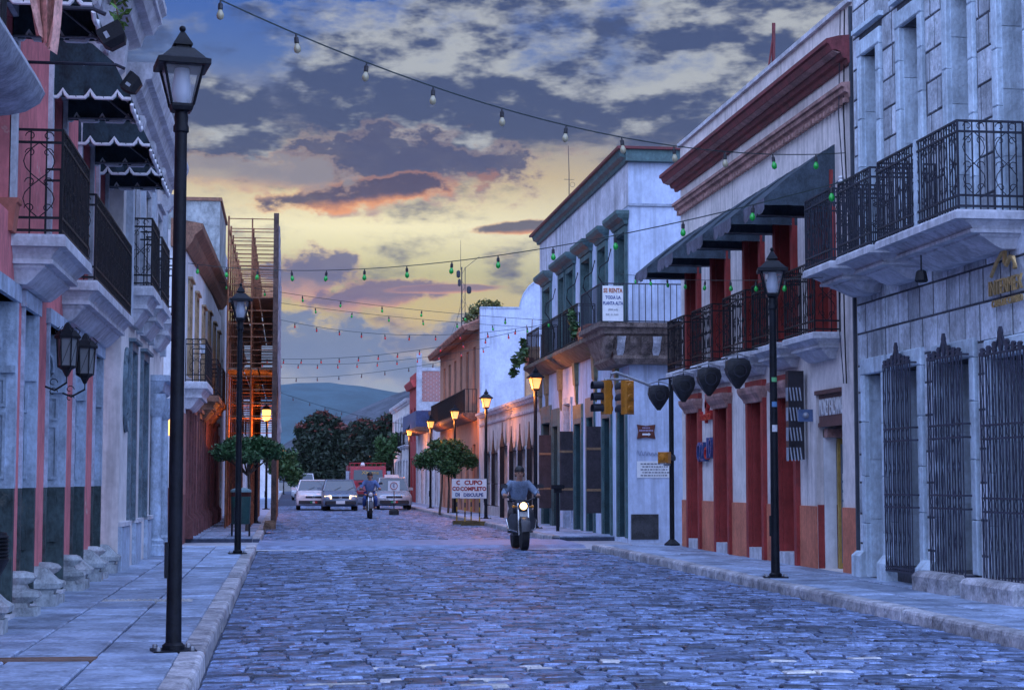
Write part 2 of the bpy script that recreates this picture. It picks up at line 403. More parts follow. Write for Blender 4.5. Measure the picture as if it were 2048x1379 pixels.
# pavements: bed, slabs, kerb stones
def pavement(name, x0, x1, kx0, kx1, spans, cols, slabs_to, seed):
    rr = random.Random(seed); bed = MB()
    for y0, y1 in spans: bed.box(x0, x1, y0, y1, -.11, .095); bed.box(min(kx0, kx1)+.01, max(kx0, kx1)-.01, y0, y1, -.1, .09)
    o = struct(bed.build(name, bedding))
    for y0, y1 in spans:
        for k in range(len(cols)-1):
            y = y0+rr.uniform(0, .4)
            if y0 < y: recenter(MB().box(cols[k]+.01, cols[k+1]-.01, y0+.005, y-.012, .08, .12).build('slab', slab_m, o))
            while y < min(y1, slabs_to)-.2:
                L = min(rr.uniform(.75, 1.15), y1-y); z = .12+rr.uniform(-.006, .006); g = .011; tl = rr.uniform(-.005, .005)
                a, c = cols[k]+g, cols[k+1]-g; e = .012
                vs = [(a, y+g, .08), (c, y+g, .08), (c, y+L-g, .08), (a, y+L-g, .08), (a, y+g, z-.01), (c, y+g, z-.01+tl), (c, y+L-g, z-.01+tl), (a, y+L-g, z-.01),
                      (a+e, y+g+e, z), (c-e, y+g+e, z+tl), (c-e, y+L-g-e, z+tl), (a+e, y+L-g-e, z)]
                recenter(MB().add(vs, [(i, (i+1) % 4, (i+1) % 4+4, i+4) for i in range(4)]+[(i+4, (i+1) % 4+4, (i+1) % 4+8, i+8) for i in range(4)]+[(8, 9, 10, 11)]).build('slab', slab_m, o)); y += L
            if y < y1: MB().box(cols[k], cols[k+1], y, y1, .08, .118).build('far_paving', slab_m, o)
        y = y0
        while y < min(y1, slabs_to+25):
            L = min(rr.uniform(.8, 1.3), y1-y); z = .125+rr.uniform(-.006, .008); w = rr.uniform(-.008, .008)
            r = .035; s = 1 if kx1 > kx0 else -1; a = kx0; c = kx1+w
            ring = lambda yy: [(a, yy, -.1), (a, yy, z), (c-s*r, yy, z), (c-s*r*.3, yy, z-r*.3), (c, yy, z-r), (c+s*.01, yy, -.1)]
            recenter(MB().loft([ring(y+.008), ring(y+L-.008)]).build('kerb_stone', kerb_m, o)); y += L
        if y < y1: MB().box(min(kx0, kx1), max(kx0, kx1), y, y1, -.1, .12).build('far_kerb', kerb_m, o)
    return o
pl = pavement('pavement_left', XL-.3, KL-.18, KL-.18, KL, [(8, 35.2), (40.2, 230)], [XL-.05, -1.98, -1.38, KL-.18], 62, 1)
pr = pavement('pavement_right', KR+.18, XR+.3, KR+.18, KR, [(9, 35.0), (40.4, 230)], [KR+.18, 6.86, 7.40, XR+.05], 70, 2)
# corner pavements along the side street
for nm, x0, x1 in (('pavement_corner_left', -30, XL-.3), ('pavement_corner_right', XR+.3, 40)):
    b = MB(); b.box(x0, x1, 34.0, 35.2, -.11, .12); b.box(x0, x1, 38.55 if x0 > 0 else 38.9, 40.2, -.11, .12); struct(b.build(nm, slab_m))
# ribbed drain cover let into the left pavement
b = MB(); b.box(-1.95, -1.0, 19.1, 19.32, .1, .127)
for i in range(16): b.box(-1.93+i*.058, -1.90+i*.058, 19.12, 19.30, .127, .137)
tag(b.build('drain_cover', mat('drain_iron', (.50, .50, .50), .5, .2)), 'pale ribbed drain cover set across the left pavement slabs', 'drain cover')
b = MB(); b.box(-2.2, -1.35, 12.9, 13.02, .1, .13); b.box(-2.2, -1.35, 13.02, 13.05, .1, .136)
tag(b.build('drain_cover', mat('drain_wood', (.20, .13, .10), .7, .2)), 'narrow brown drain board lying across the left pavement', 'drain cover')

# hills
def hill(name, y, x0, x1, prof, depth, m, seed):
    b = MB(); nx, ny = 90, 16; rr = []
    for j in range(ny+1):
        row = []
        for i in range(nx+1):
            x = x0+(x1-x0)*i/nx; f = j/ny; h = prof(x)*(math.sin(f*math.pi/2)**.8)
            h *= 1+.06*noise.noise(Vector((x*.006+seed, f*6, seed)))*(1 if j else 0); h += 6*noise.noise(Vector((x*.03, f*20, seed)))*f
            row.append((x, y+depth*f, h-2))
        rr.append(row)
    for j in range(4): rr.append([(q[0], y+depth*(1+.25*(j+1)), max(-2, q[2]*(1-.25*(j+1)))) for q in rr[ny]])
    b.loft(rr, False, False); return struct(b.build(name, m, None, True))
def bump(x, c, w): return math.exp(-((x-c)/w)**2)
hill_far = mat('hill_scrub_haze_blue', (.035, .08, .10), 1., .2, .01, bump=0, spec=0.)  # far scrub base tinted teal-blue: distance haze put into the colour
hill_near = mat('hill_scrub', (.08, .09, .11), 1., .35, .04, bump=0, spec=0.)
hill('hill', 3400, -3000, 3800, lambda x: 222*bump(x, 70, 700)+150*bump(x, 1500, 700)+120*bump(x, -1500, 900)+4, 900, hill_far, 2.)
hill('hill_ridge', 1500, -100, 2600, lambda x: min(150, max(0, 45+.45*x if x > 0 else 45+.8*x))*(1 if x < 1600 else max(0, 1-(x-1600)/900)), 420, hill_near, 5.)

# ================================================================ building materials
pink = mat('pink_plaster', (.70, .21, .22), .8, .18, 1.6, streak=.35, bump=.2, second=(.70, .56, .46), cover=.62)
grey_stone = mat('carved_grey_stone', (.43, .53, .66), .75, .22, 3.5, streak=.5, bump=.5, bscale=14)
green_stone = mat('weathered_green_stone', (.05, .08, .085), .7, .4, 3, streak=.5, bump=.5, bscale=12, second=(.10, .11, .10), cover=.6)
trim_stone = mat('pale_trim_stone', (.60, .61, .66), .75, .2, 3, streak=.55, bump=.45, bscale=15)
dark_door = mat('dark_green_door', (.018, .026, .028), .6, .3, 5, streak=.3, bump=.3, bscale=25)
blue_door = mat('blue_grey_door', (.20, .27, .34), .65, .25, 5, streak=.5, bump=.3, bscale=25)
cream = mat('cream_plaster', (.78, .74, .72), .85, .14, 1.4, streak=.45, bump=.18, second=(.56, .52, .52), cover=.63)
white_pl = mat('white_plaster', (.74, .75, .78), .85, .12, 1.5, streak=.5, bump=.16)
canvas = mat('dark_canvas', (.028, .05, .065), .85, .35, 5, streak=.3, bump=.6, bscale=5, ny=.5)
canvas_r = mat('slate_canvas', (.06, .085, .11), .85, .3, 5, streak=.3, bump=.5, bscale=5, ny=.5)
valance_g = mat('grey_valance', (.13, .13, .17), .85, .3, 5, streak=.4, bump=.5, bscale=8)
white_trim = mat('white_trim', (.80, .80, .82), .7, .1, 5)
maroon = mat('maroon_paint', (.20, .075, .075), .7, .25, 3, streak=.35, bump=.2)
red_paint = mat('oxide_red_paint', (.34, .045, .04), .6, .2, 3, streak=.3, bump=.15)
red_dark = mat('dark_red_door', (.15, .025, .03), .55, .25, 4, streak=.3, bump=.2)
terracotta = mat('terracotta_dado', (.62, .20, .12), .8, .2, 2.5, streak=.35, bump=.25, second=(.60, .50, .46), cover=.70)
brown_wood = mat('brown_eave_timber', (.26, .13, .085), .75, .35, 4, streak=.4, bump=.4)
ochre = mat('ochre_shutter', (.42, .30, .18), .7, .25, 4, streak=.3, bump=.2)
roof_grey = mat('roof_render', (.22, .22, .23), .9, .25, 1.5, bump=.3)

def awning(name, label, group, X0, side, y0, y1, prof, zb, m, mv, peaks, white, frame=True):
    """drop awning: sloping canvas, end panels, scalloped valance, tube frame; prof = (d,z) from wall to front lip"""
    r = thing(name, label, 'awning', (X0+side*prof[-1][0]/2, (y0+y1)/2, zb), group); n = 8
    b = MB(X0, side); rows = []
    for d, z in prof: rows.append([(d, y0+(y1-y0)*i/n, z-.018*math.sin(math.pi*i/n)**2*(d > .1)+.006*math.sin(i*2.1+d*9)) for i in range(n+1)])
    b.loft(rows, False, False); b.loft([[(q[0], q[1], q[2]-.012) for q in rw] for rw in rows], False, False)
    c = b.build('canvas', m, r, True)
    for y, sg in ((y0, 1), (y1, -1)):
        e = MB(X0, side); lip = prof[-1][0]; k = 12; top = []; bot = []
        for i in range(k+1):
            d = lip*i/k
            for j in range(len(prof)-1):
                if prof[j][0] <= d <= prof[j+1][0]+1e-6:
                    f = (d-prof[j][0])/max(1e-6, prof[j+1][0]-prof[j][0]); zt = prof[j][1]+(prof[j+1][1]-prof[j][1])*f
            w = .018*math.sin(i*1.3)+.012*math.sin(i*2.9)
            top.append((d, y, zt-.004)); bot.append((d, y+sg*w, min(zt-.02, zb)))
        mid = [((a[0]+q[0])/2, a[1]+sg*.03*math.sin(i*1.7), (a[2]+q[2])/2) for i, (a, q) in enumerate(zip(top, bot))]
        e.loft([top, mid, bot], False, False); e.build('end_panel', m, r, True)
    lip, zl = prof[-1]; v = MB(X0, side); pts = []
    k = max(2, int((y1-y0)/peaks)); top, bot = [], []
    for i in range(k*4+1):
        y = y0+(y1-y0)*i/(k*4); ph = i % 4; top.append((lip, y, zl)); bot.append((lip+.012*math.sin(i*.9), y, zb-.06-(.05 if ph in (1, 2, 3) else 0.)))
    v.loft([top, bot], False, False); v.build('valance', mv, r)
    if white:
        w = MB(X0, side)
        for y in (y0-.006, y1+.006):
            pts = []
            for i in range(31):
                d = lip*i/30; pts.append((d, y, zb+(.085 if i % 10 == 5 else .03 if i % 10 in (4, 6) else 0.)))
            w.tube(pts, .022, 5)
        w.tube([(lip+.01, q[1], q[2]) for q in bot], .022, 5); w.build('trim', white_trim, r)
    if frame:
        for y in (y0+.03, y1-.03): f = MB(X0, side); f.tube([(0, y, zb+.02), (lip-.03, y, zb+.03), (lip-.03, y, zl-.05), (0, y, prof[0][1]-.06)], .013, 5); f.build('frame_arm', galv, r)
    return r
def mould_balcony(X0, side, y0, y1, d, z, m, parent, deep=.45):
    prof = [(d*.22, .26, z-deep), (d*.34, .24, z-deep*.90), (d*.50, .20, z-deep*.72), (d*.58, .17, z-deep*.66), (d*.585, .17, z-deep*.60), (d*.74, .12, z-deep*.595), (d*.74, .12, z-deep*.50),
            (d*.70, .13, z-deep*.49), (d*.74, .11, z-deep*.40), (d*.84, .07, z-deep*.30), (d*.86, .06, z-deep*.26), (d, 0, z-deep*.255), (d, 0, z-deep*.06), (d-.015, .01, z)]
    return MB(X0, side).mould(prof, y0, y1).build('balcony_slab', m, parent)

# ================================================================ left: pink house with awnings
g = thing('pink_house', 'pink plaster house with grey carved stone doorways and scrolled iron balconies', 'building', (XL, 16, 0))
L1o = [(10.2, 11.6, .12, 3.05), (12.6, 14.0, .12, 3.05), (15.5, 17.1, .12, 3.1), (17.5, 18.5, .12, 3.1), (19.3, 20.9, .12, 3.1), (21.68, 22.9, .12, 3.1), (23.9, 24.9, .12, 3.1)]
L1u = [(12.2, 13.3, 3.9, 5.9), (15.5, 16.6, 3.9, 5.75), (19.2, 20.3, 3.9, 5.75), (21.9, 23.1, 3.9, 5.75), (23.9, 25.0, 3.9, 5.75)]
wl = wall(XL, 1, 6.5, 25.2, -.1, 8.3, [o+(.45,) for o in L1o]+[o+(.3,) for o in L1u], par=.5).build('wall', pink, g)
for i, o in enumerate(L1o):
    door(XL, 1, o[0]+.05, o[1]-.1, o[2], o[3], .40, dark_door if i % 2 == 0 else blue_door, g, (2, 4))
    for a, c in ((o[0]-.005, o[0]+.05), (o[1]-.10, o[1]+.005)):
        j = MB(XL, 1).box(-.44, .035, a, c, 1.33, o[3]).build('jamb', grey_stone, g)
        MB(XL, 1).box(-.44, .03, a+.002, c-.002, .12, 1.33).build('jamb_base', green_stone, g)
        if c > o[1]:        # recessed panels and medallion on the reveal that faces down the street
            y = a
            for z0, z1 in ((1.42, 2.05), (2.10, 2.38)):
                q = MB()
                for (p0, p1, r0, r1) in ((-.38, -.35, z0, z1), (-.08, -.05, z0, z1), (-.35, -.08, z0, z0+.03), (-.35, -.08, z1-.03, z1)): q.box(XL+p0, XL+p1, y-.022, y+.01, r0, r1)
                q.build('panel_moulding', grey_stone, j)
            q = MB(); pts = [(XL-.2+.085*math.cos(2*math.pi*k/16), y-.012, 2.72+.17*math.sin(2*math.pi*k/16)) for k in range(17)]
            q.tube(pts, .02, 5); q.ball((XL-.2, y, 2.72), .06, 8, 1.6); q.build('medallion', grey_stone, j, True)
            MB().box(XL-.43, XL+.03, y-.05, y, 2.42, 2.49).build('impost', grey_stone, j)
            b = MB(); b.box(XL-.36, XL-.05, y-.03, y, .2, .62); b.box(XL-.36, XL-.05, y-.03, y, .7, 1.22); b.build('jamb_panel', green_stone, j)
    MB(XL, 1).box(-.44, .05, o[0]-.06, o[1]+.06, o[3]-.0, o[3]+.16).build('lintel', grey_stone, g)
    MB(XL, 1).box(-.45, .06, o[0], o[1], .1, .155).build('doorstep', trim_stone, g)
piers = [(15.3, 0), (17.3, 1), (18.66, 0), (19.14, 1), (21.05, 1), (21.52, 0), (23.06, 0), (23.74, 1), (25.0, 0)]
for y, k in piers:          # carved stone feet under the door jambs
    b = MB(XL, 1)
    if k: pf = [(.16, .2), (.15, .24), (.20, .26), (.26, .30), (.25, .34), (.15, .37), (.13, .41), (.19, .44), (.22, .48), (.18, .52), (.1, .54)]
    else: pf = [(.22, .24), (.23, .28), (.29, .30), (.30, .35), (.24, .39), (.17, .46), (.14, .50), (.10, .52)]
    b.box(0, .25, y-.13, y+.13, .1, pf[0][1]); w = .15
    b.loft([[(0, y-w*q, z), (d, y-w*q, z), (d, y+w*q, z), (0, y+w*q, z)] for (d, z) in pf for q in (d/.3,)]); b.build('pedestal', mat('pedestal_stone', (.42, .47, .50), .75, .3, 5, streak=.3, bump=.5, bscale=18), g, True)
for o in L1u:
    door(XL, 1, o[0], o[1], o[2], o[3], .26, blue_door, g, (2, 3), 'window', handle=False)
    surround(XL, 1, o[0], o[1], o[2], o[3], .14, .05, trim_stone, g, .0, 'window_surround')
def lbal(y0, y1, d, z, deep=.5, rail=1.):
    s = mould_balcony(XL, 1, y0, y1, d, z, trim_stone, g, deep*.9); railing(XL, 1, y0+.05, y1-.05, d-.05, z, rail, black_iron, s); return s
lbal(16.75, 19.0, .5, 3.72); lbal(20.4, 25.1, .42, 3.70, .5)
# the long bull-nosed stone balcony that passes overhead
b = MB(XL, 1); pf = [(.55, 3.30), (.66, 3.32), (.72, 3.40), (.74, 3.46), (.86, 3.47), (.90, 3.52), (.98, 3.53), (1.06, 3.55), (1.14, 3.60), (1.17, 3.66), (1.14, 3.73), (1.06, 3.78), (.95, 3.80), (0, 3.80), (0, 3.3)]
b.loft([[(d, y, z) for d, z in pf] for y in (7.2, 10.35)]); b.lathe([(.0, -.01)]*2, (0.9, 10, 3.6), 3)
sb = b.build('stone_balcony', mat('blue_grey_stone', (.36, .39, .45), .7, .3, 4, streak=.4, bump=.6, bscale=10), g, True)
bars(MB(XL, 1), [(.95, 7.3), (.95, 10.2), (.05, 10.2)], 3.8, 1., .1, .01, (.05, .2, .9, 1.)).build('railing', black_iron, sb)
# cornice
moulding(XL, 1, 6.5, 25.2, [(0, 7.25), (.10, 7.25), (.12, 7.4), (.2, 7.42), (.24, 7.55), (.45, 7.62), (.5, 7.78), (.62, 7.80), (.70, 7.95), (.74, 7.96), (.74, 8.05), (.80, 8.1), (.80, 8.2), (.3, 8.302), (0, 8.302)], trim_stone, g)
for y in (19.3, 20.9, 22.5, 24.2): MB(XL, 1).prism([(0, 6.7), (.1, 6.75), (.16, 6.95), (.3, 7.1), (.34, 7.5), (0, 7.5)], y, y+.3).build('console', trim_stone, g)
AWL = [(15.3, 16.6, 'near the stone balcony'), (19.1, 20.35, ''), (21.75, 23.2, ''), (23.85, 25.1, '')]
AL = ['black canvas awning with white scalloped trim beside the pink hanging cloth', 'black awning with white scalloped trim, second from the pink cloth',
      'black awning with white scalloped trim, third from the pink cloth', 'black awning with white scalloped trim next to the cream house']
for (y0, y1, _), lb in zip(AWL, AL):
    awning('awning', lb, 'awnings on the pink house', XL, 1, y0, y1, [(0, 6.25), (.45, 6.14), (.68, 5.94), (.87, 5.56)], 5.54, canvas, canvas, .3, True)
# wall lanterns on the pink house
def wall_lantern(x, y, z, label, gp):
    r = thing('wall_lantern', label, 'lantern', (x, y, z), gp); n = 6
    MB().lathe([(.10, 0), (.115, .02), (.125, .36), (.13, .37)], (x, y, z), n).build('glass', glass('old_lantern_glass', (.16, .17, .18), .25), r)
    b = MB(); b.lathe([(.165, .37), (.17, .40), (.11, .47), (.06, .50), (.04, .55), (.015, .58)], (x, y, z), n)
    b.lathe([(.02, -.12), (.03, -.10), (.06, -.04), (.12, 0), (.12, .02)], (x, y, z), n)
    for k in range(n):
        a = 2*math.pi*k/n; b.tube([(x+.115*math.cos(a), y+.115*math.sin(a), z), (x+.135*math.cos(a), y+.135*math.sin(a), z+.38)], .012, 4)
        b.tube([(x+.115*math.cos(a), y+.115*math.sin(a), z+.02), (x+.13*math.cos(a+2*math.pi/n), y+.13*math.sin(a+2*math.pi/n), z+.36)], .004, 3)
        b.tube([(x+.12*math.cos(a), y+.12*math.sin(a), z+.4), (x+.16*math.cos(a), y+.16*math.sin(a), z+.47), (x+.1*math.cos(a), y+.1*math.sin(a), z+.52)], .008, 3)
    b.build('frame', black_iron, r)
    b = MB(); b.tube([(XL+.0, y, z-.25), (XL+.12, y, z-.3), (x, y, z-.2), (x, y, z-.1)], .014, 5)
    for k in range(2): scroll(b, (XL+.1, y, z-.2-.12*k), .06, (1, 0), t=.007)
    b.build('bracket', black_iron, r); r.scale = (.82,)*3
wall_lantern(-2.33, 18.9, 2.60, 'six-sided black iron wall lantern between the first two pink piers', 'wall lanterns on the pink house')
wall_lantern(-2.30, 20.3, 2.60, 'six-sided black iron wall lantern nearer the cream house', 'wall lanterns on the pink house')
# floodlights on rods
def rod_flood(y, x, z, rodx, label, ang):
    r = thing('floodlight', label, 'floodlight', (x, y, z), 'floodlights on the pink house'); b = MB()
    b.tube([(rodx, y, z+.16), (x-.12, y, z+.16), (x-.03, y-.01, z+.12)], .016, 6); b.build('arm', iron_grey, r)
    b = MB(); c, s = math.cos(ang), math.sin(ang)
    def pt(u, v, w): return (x+u*c-w*s, y+v, z+u*s+w*c)
    rings = [[pt(-.11*k, -.10*k, w), pt(.11*k, -.10*k, w), pt(.11*k, .10*k, w), pt(-.11*k, .10*k, w)] for k, w in ((.8, .03), (.85, 0.), (.78, -.08), (.5, -.13))]
    b.loft(rings); b.build('housing', black_iron, r)
    b = MB(); b.quad(pt(-.05, -.09, -.06), pt(-.02, -.09, -.06), pt(-.02, -.09, -.01), pt(-.05, -.09, -.01)); b.build('label_plate', galv, r)
rod_flood(12.6, -1.30, 4.62, -1.75, 'black floodlight on a rod in front of the uppermost awning', R(30))
rod_flood(17.1, -1.58, 5.28, XL, 'black floodlight on a long rod under the lower awnings', R(55))
# pink cloth over the balcony rail
b = MB(); rows = []
for j in range(11):
    f = j/10; rows.append([(-1.86+.36*i/14*(1-.72*f)+.16*f+.02*math.sin(i*1.7+f*3), 11.9+.05*math.sin(i*1.3+f*2)+.03*math.sin(i*2.7), 4.98-.58*f-.12*f*(i/14)) for i in range(15)])
b.loft(rows, False, False)
tag(b.build('cloth', mat('pink_cloth', (.75, .40, .34), .7, .3, 6, bump=.2), None, True), 'pink cloth hanging from the stone balcony above the pavement', 'cloth')
# flower box and its red support on the first balcony
b = MB(); b.loft([[(-2.70, 16.55, z), (-2.70+w, 16.55, z), (-2.70+w, 16.78, z), (-2.70, 16.78, z)] for w, z in ((.14, 3.72), (.17, 3.98), (.19, 3.99), (.19, 4.03))])
tag(b.build('flower_pot', mat('pot_terracotta', (.45, .15, .11), .8, .2)), 'terracotta flower pot on the first iron balcony', 'pot')
# leafy twig over the cornice
def leaves(b, cx, cy, cz, rx, ry, rz, n, s, rr, droop=0.):
    for _ in range(n):
        while True:
            u = Vector((rr.uniform(-1, 1), rr.uniform(-1, 1), rr.uniform(-1, 1)))
            if u.length < 1: break
        u = u*(.55+.45*rr.random()); c = Vector((cx+u.x*rx, cy+u.y*ry, cz+u.z*rz)); k = s*rr.uniform(.6, 1.4)
        a = Vector((rr.uniform(-1, 1), rr.uniform(-1, 1), rr.uniform(-.6, .6)-droop)).normalized(); q = a.cross(Vector((rr.uniform(-1, 1), rr.uniform(-1, 1), rr.uniform(-1, 1)))).normalized()
        b.add([tuple(c-a*k), tuple(c+q*k*.42), tuple(c+a*k), tuple(c-q*k*.42)], [(0, 1, 2, 3)])
leaf_a = mat('leaf_bright', (.11, .22, .05), .6, .5, 8, bump=0, tint=0.)
r = thing('climbing_plant', 'bright green leafy plant on the pink house cornice', 'plant', (-2.0, 16.9, 6.2), None); rr = random.Random(4)
b = MB(); leaves(b, -1.66, 17.0, 5.98, .10, .12, .30, 40, .06, rr); leaves(b, -1.74, 17.0, 6.25, .16, .16, .18, 40, .06, rr); o = b.build('foliage', leaf_a, r)
b = MB(); b.tube([(XL, 17, 6.3), (-2.1, 17, 6.35), (-1.75, 17, 6.2), (-1.64, 17, 5.75)], .008, 4); b.build('stem', brown_wood, r)

# ================================================================ left: cream house
X2 = -2.36
g = thing('cream_house', 'cream plaster house with tall blue-grey windows, next to the pink house', 'building', (X2, 29, 0))
ops = [(26.55, 27.35, .8, 3.35), (28.6, 29.6, .8, 3.35), (30.9, 32.3, .12, 2.9)]
upo = [(26.3, 27.2, 4.3, 6.1), (28.3, 29.4, 4.3, 6.1), (31.0, 32.0, 4.3, 6.1)]
wall(X2, 1, 25.21, 33.7, -.1, 7.4, ops+upo, .3, 5., .3).build('wall', cream, g)
for o in ops[:2]:
    lining(X2, 1, o, .26, mat('teal_stone', (.14, .20, .24), .7, .3, 4, streak=.4, bump=.4), g)
    door(X2, 1, *o[:4], .26, blue_door, g, (1, 3), 'window', handle=False); surround(X2, 1, *o[:4], .12, .05, mat('teal_stone', (.14, .20, .24), .7, .3, 4, streak=.4, bump=.4), g, .05, 'window_surround')
o = ops[2]; door(X2, 1, *o[:4], .26, dark_door, g, (2, 4))
for y in (o[0]-.16, o[1]+.16):
    c = MB(); c.lathe([(.17, .12), (.17, .3), (.15, .32), (.16, .38), (.11, .42), (.10, 1.), (.09, 2.5), (.11, 2.52), (.14, 2.6), (.16, 2.75), (.16, 2.9)], (X2+.1, y, 0), 10); c.build('column', grey_stone, g, True)
MB(X2, 1).mould([(.12, .1, 2.9), (.2, .08, 2.95), (.24, .02, 3.1), (.32, 0, 3.12), (.32, 0, 3.22)], o[0]-.35, o[1]+.35).build('door_cornice', grey_stone, g)
for y0, y1 in ((25.21, 26.43), (27.47, 28.48), (29.72, 30.6), (32.6, 33.7)):
    k = max(1, int((y1-y0)/.4))
    for i in range(k): MB(X2, 1).cbox(0, .06, y0+(y1-y0)*i/k+.004, y0+(y1-y0)*(i+1)/k-.004, .1, .76, .015).build('plinth_stone', grey_stone, g)
    MB(X2, 1).box(0, .085, y0, y1, .76, .82).build('plinth_cap', trim_stone, g)
b = MB(X2, 1); pts = [(.02, 25.85+.28*math.cos(2*math.pi*k/20), 2.72+.58*math.sin(2*math.pi*k/20)) for k in range(21)]
b.tube(pts, .045, 6); b.build('oval_moulding', mat('teal_stone'), g, True)
MB(X2, 1).loft([[(.012, q[1], q[2]) for q in pts[:-1]], [(.016, 25.85+(q[1]-25.85)*.98, 2.72+(q[2]-2.72)*.98) for q in pts[:-1]]]).build('oval_panel', blue_door, g)
for o in upo:
    door(X2, 1, *o[:4], .26, blue_door, g, (2, 3), 'window', handle=False); surround(X2, 1, *o[:4], .13, .06, trim_stone, g, .06, 'window_surround')
for y in (25.6, 27.6, 29.9, 32.7): MB(X2, 1).box(0, .1, y, y+.28, 3.7, 6.5).build('pilaster', mat('pale_blue_paint', (.50, .56, .64), .8, .2, 2, streak=.4), g); MB(X2, 1).mould([(.12, .05, 6.4), (.2, .02, 6.5), (.24, 0, 6.62), (.24, 0, 6.7)], y-.06, y+.34).build('capital', trim_stone, g)
for y0, y1 in ((26.0, 27.5), (28.0, 29.8), (30.7, 32.3)):
    s = mould_balcony(X2, 1, y0, y1, .38, 4.26, trim_stone, g, .55); railing(X2, 1, y0+.04, y1-.04, .34, 4.26, 1., black_iron, s)
moulding(X2, 1, 25.21, 33.7, [(0, 6.8), (.08, 6.8), (.12, 6.95), (.22, 7.0), (.28, 7.15), (.36, 7.17), (.42, 7.32), (.42, 7.402), (0, 7.402)], trim_stone, g)
r = thing('wall_lantern', 'lit amber wall lantern with red plate on the cream house corner', 'lantern', (X2, 33.3, 2.1))
b = MB(); b.box(X2, X2+.05, 33.2, 33.4, 2.0, 2.8); b.build('plate', mat('red_plate', (.45, .04, .03), .5), r)
b = MB(); b.lathe([(.05, 0), (.08, .03), (.09, .3), (.05, .34)], (X2+.17, 33.3, 2.25), 8); b.build('glass', emit('amber_glass', (1., .40, .08), .8), r)
b = MB(); b.lathe([(.11, .34), (.05, .42), (.01, .46)], (X2+.17, 33.3, 2.25), 8); b.tube([(X2, 33.3, 2.75), (X2+.17, 33.3, 2.7)], .012, 4); b.build('cap', black_iron, r)

# ================================================================ left: white-over-maroon house past the side street
X3 = -2.3
g = thing('maroon_house', 'long white house with brown eaves and maroon ground floor beyond the side street', 'building', (X3, 48, 0))
ops = [(40.3, 41.4, .12, 3.0), (42.6, 43.7, .12, 3.0), (45.2, 46.3, .12, 3.0), (47.6, 48.7, .12, 3.0), (50.2, 51.3, .12, 3.0), (53, 54.1, .12, 3.0), (56, 57.1, .12, 3.0)]
upo = [(40.4, 41.4, 3.8, 5.9), (43.4, 44.4, 3.8, 5.9), (46.8, 47.8, 3.8, 5.9), (50.4, 51.4, 4.0, 6.1), (53.8, 54.8, 4.0, 6.1), (57, 58, 4.0, 6.1)]
wall(X3, 1, 39.0, 60., -.1, 6.95, ops+upo, .3).build('wall', white_pl, g)
for o in ops:
    door(X3, 1, *o[:4], .24, red_dark, g, (2, 3)); lining(X3, 1, o, .24, maroon, g); surround(X3, 1, *o[:4], .13, .07, maroon, g, .08)
    b = MB(X3, 1)
    for y in (o[0]-.2, o[1]+.04): b.loft([[(0, y, z), (d, y, z), (d, y+.16, z), (0, y+.16, z)] for d, z in ((.2, .1), (.2, .5), (.1, .62))])
    b.build('jamb_foot', maroon, g)
ys = [39.0]+[q for o in ops for q in (o[0]-.13, o[1]+.13)]+[60.]
for i in range(0, len(ys), 2):
    if ys[i+1]-ys[i] > .1: MB(X3, 1).box(0, .03, ys[i], ys[i+1], -.05, 1.1).build('dado', maroon, g)
for i in range(0, len(ys), 2):
    if ys[i+1]-ys[i] > .1: MB(X3, 1).box(0, .02, ys[i]+.01, ys[i+1]-.01, 1.1, 2.9).build('painted_pier', mat('brown_red_paint', (.36, .17, .15), .8, .2, 2, streak=.4), g)
MB(X3, 1).box(-4.9, -.01, 38.975, 39.0, -.1, 1.25).build('side_dado', maroon, g)
for o in upo:
    lining(X3, 1, o, .2, ochre, g); door(X3, 1, *o[:4], .2, ochre, g, (2, 3), 'window', handle=False); surround(X3, 1, *o[:4], .1, .05, ochre, g, .05, 'window_surround')
for y0, y1 in ((39.6, 42.6), (46.2, 48.6), (50, 52)):
    s = mould_balcony(X3, 1, y0, y1, .5, 3.62, brown_wood if y0 > 45 else trim_stone, g, .6); railing(X3, 1, y0+.04, y1-.04, .45, 3.62, .95, black_iron, s)
# eaves rising gently along the roof
b = MB(X3, 1); pf = [(-.3, 0), (.05, -.05), (.18, .12), (.22, .25), (.38, .38), (.40, .5), (-.3, .62)]
b.loft([[(d, 38.7, z+6.55) for d, z in pf], [(d, 60.02, z+7.25) for d, z in pf]]); ev = b.build('eave', brown_wood, g)
MB(X3, 1).loft([[(-.29, 39, 6.9), (-.29, 60, 7.75), (-.29, 60, 6.9)], [(-5, 39, 6.9), (-5, 60, 7.75), (-5, 60, 6.9)]]).build('roof', roof_grey, g)
MB().box(X3+.0, X3+.12, 46.5, 46.6, 4.75, 5.0).build('meter_box', mat('pale_blue_paint'), g)
for i, y in enumerate((52.5, 55, 58)):
    pass
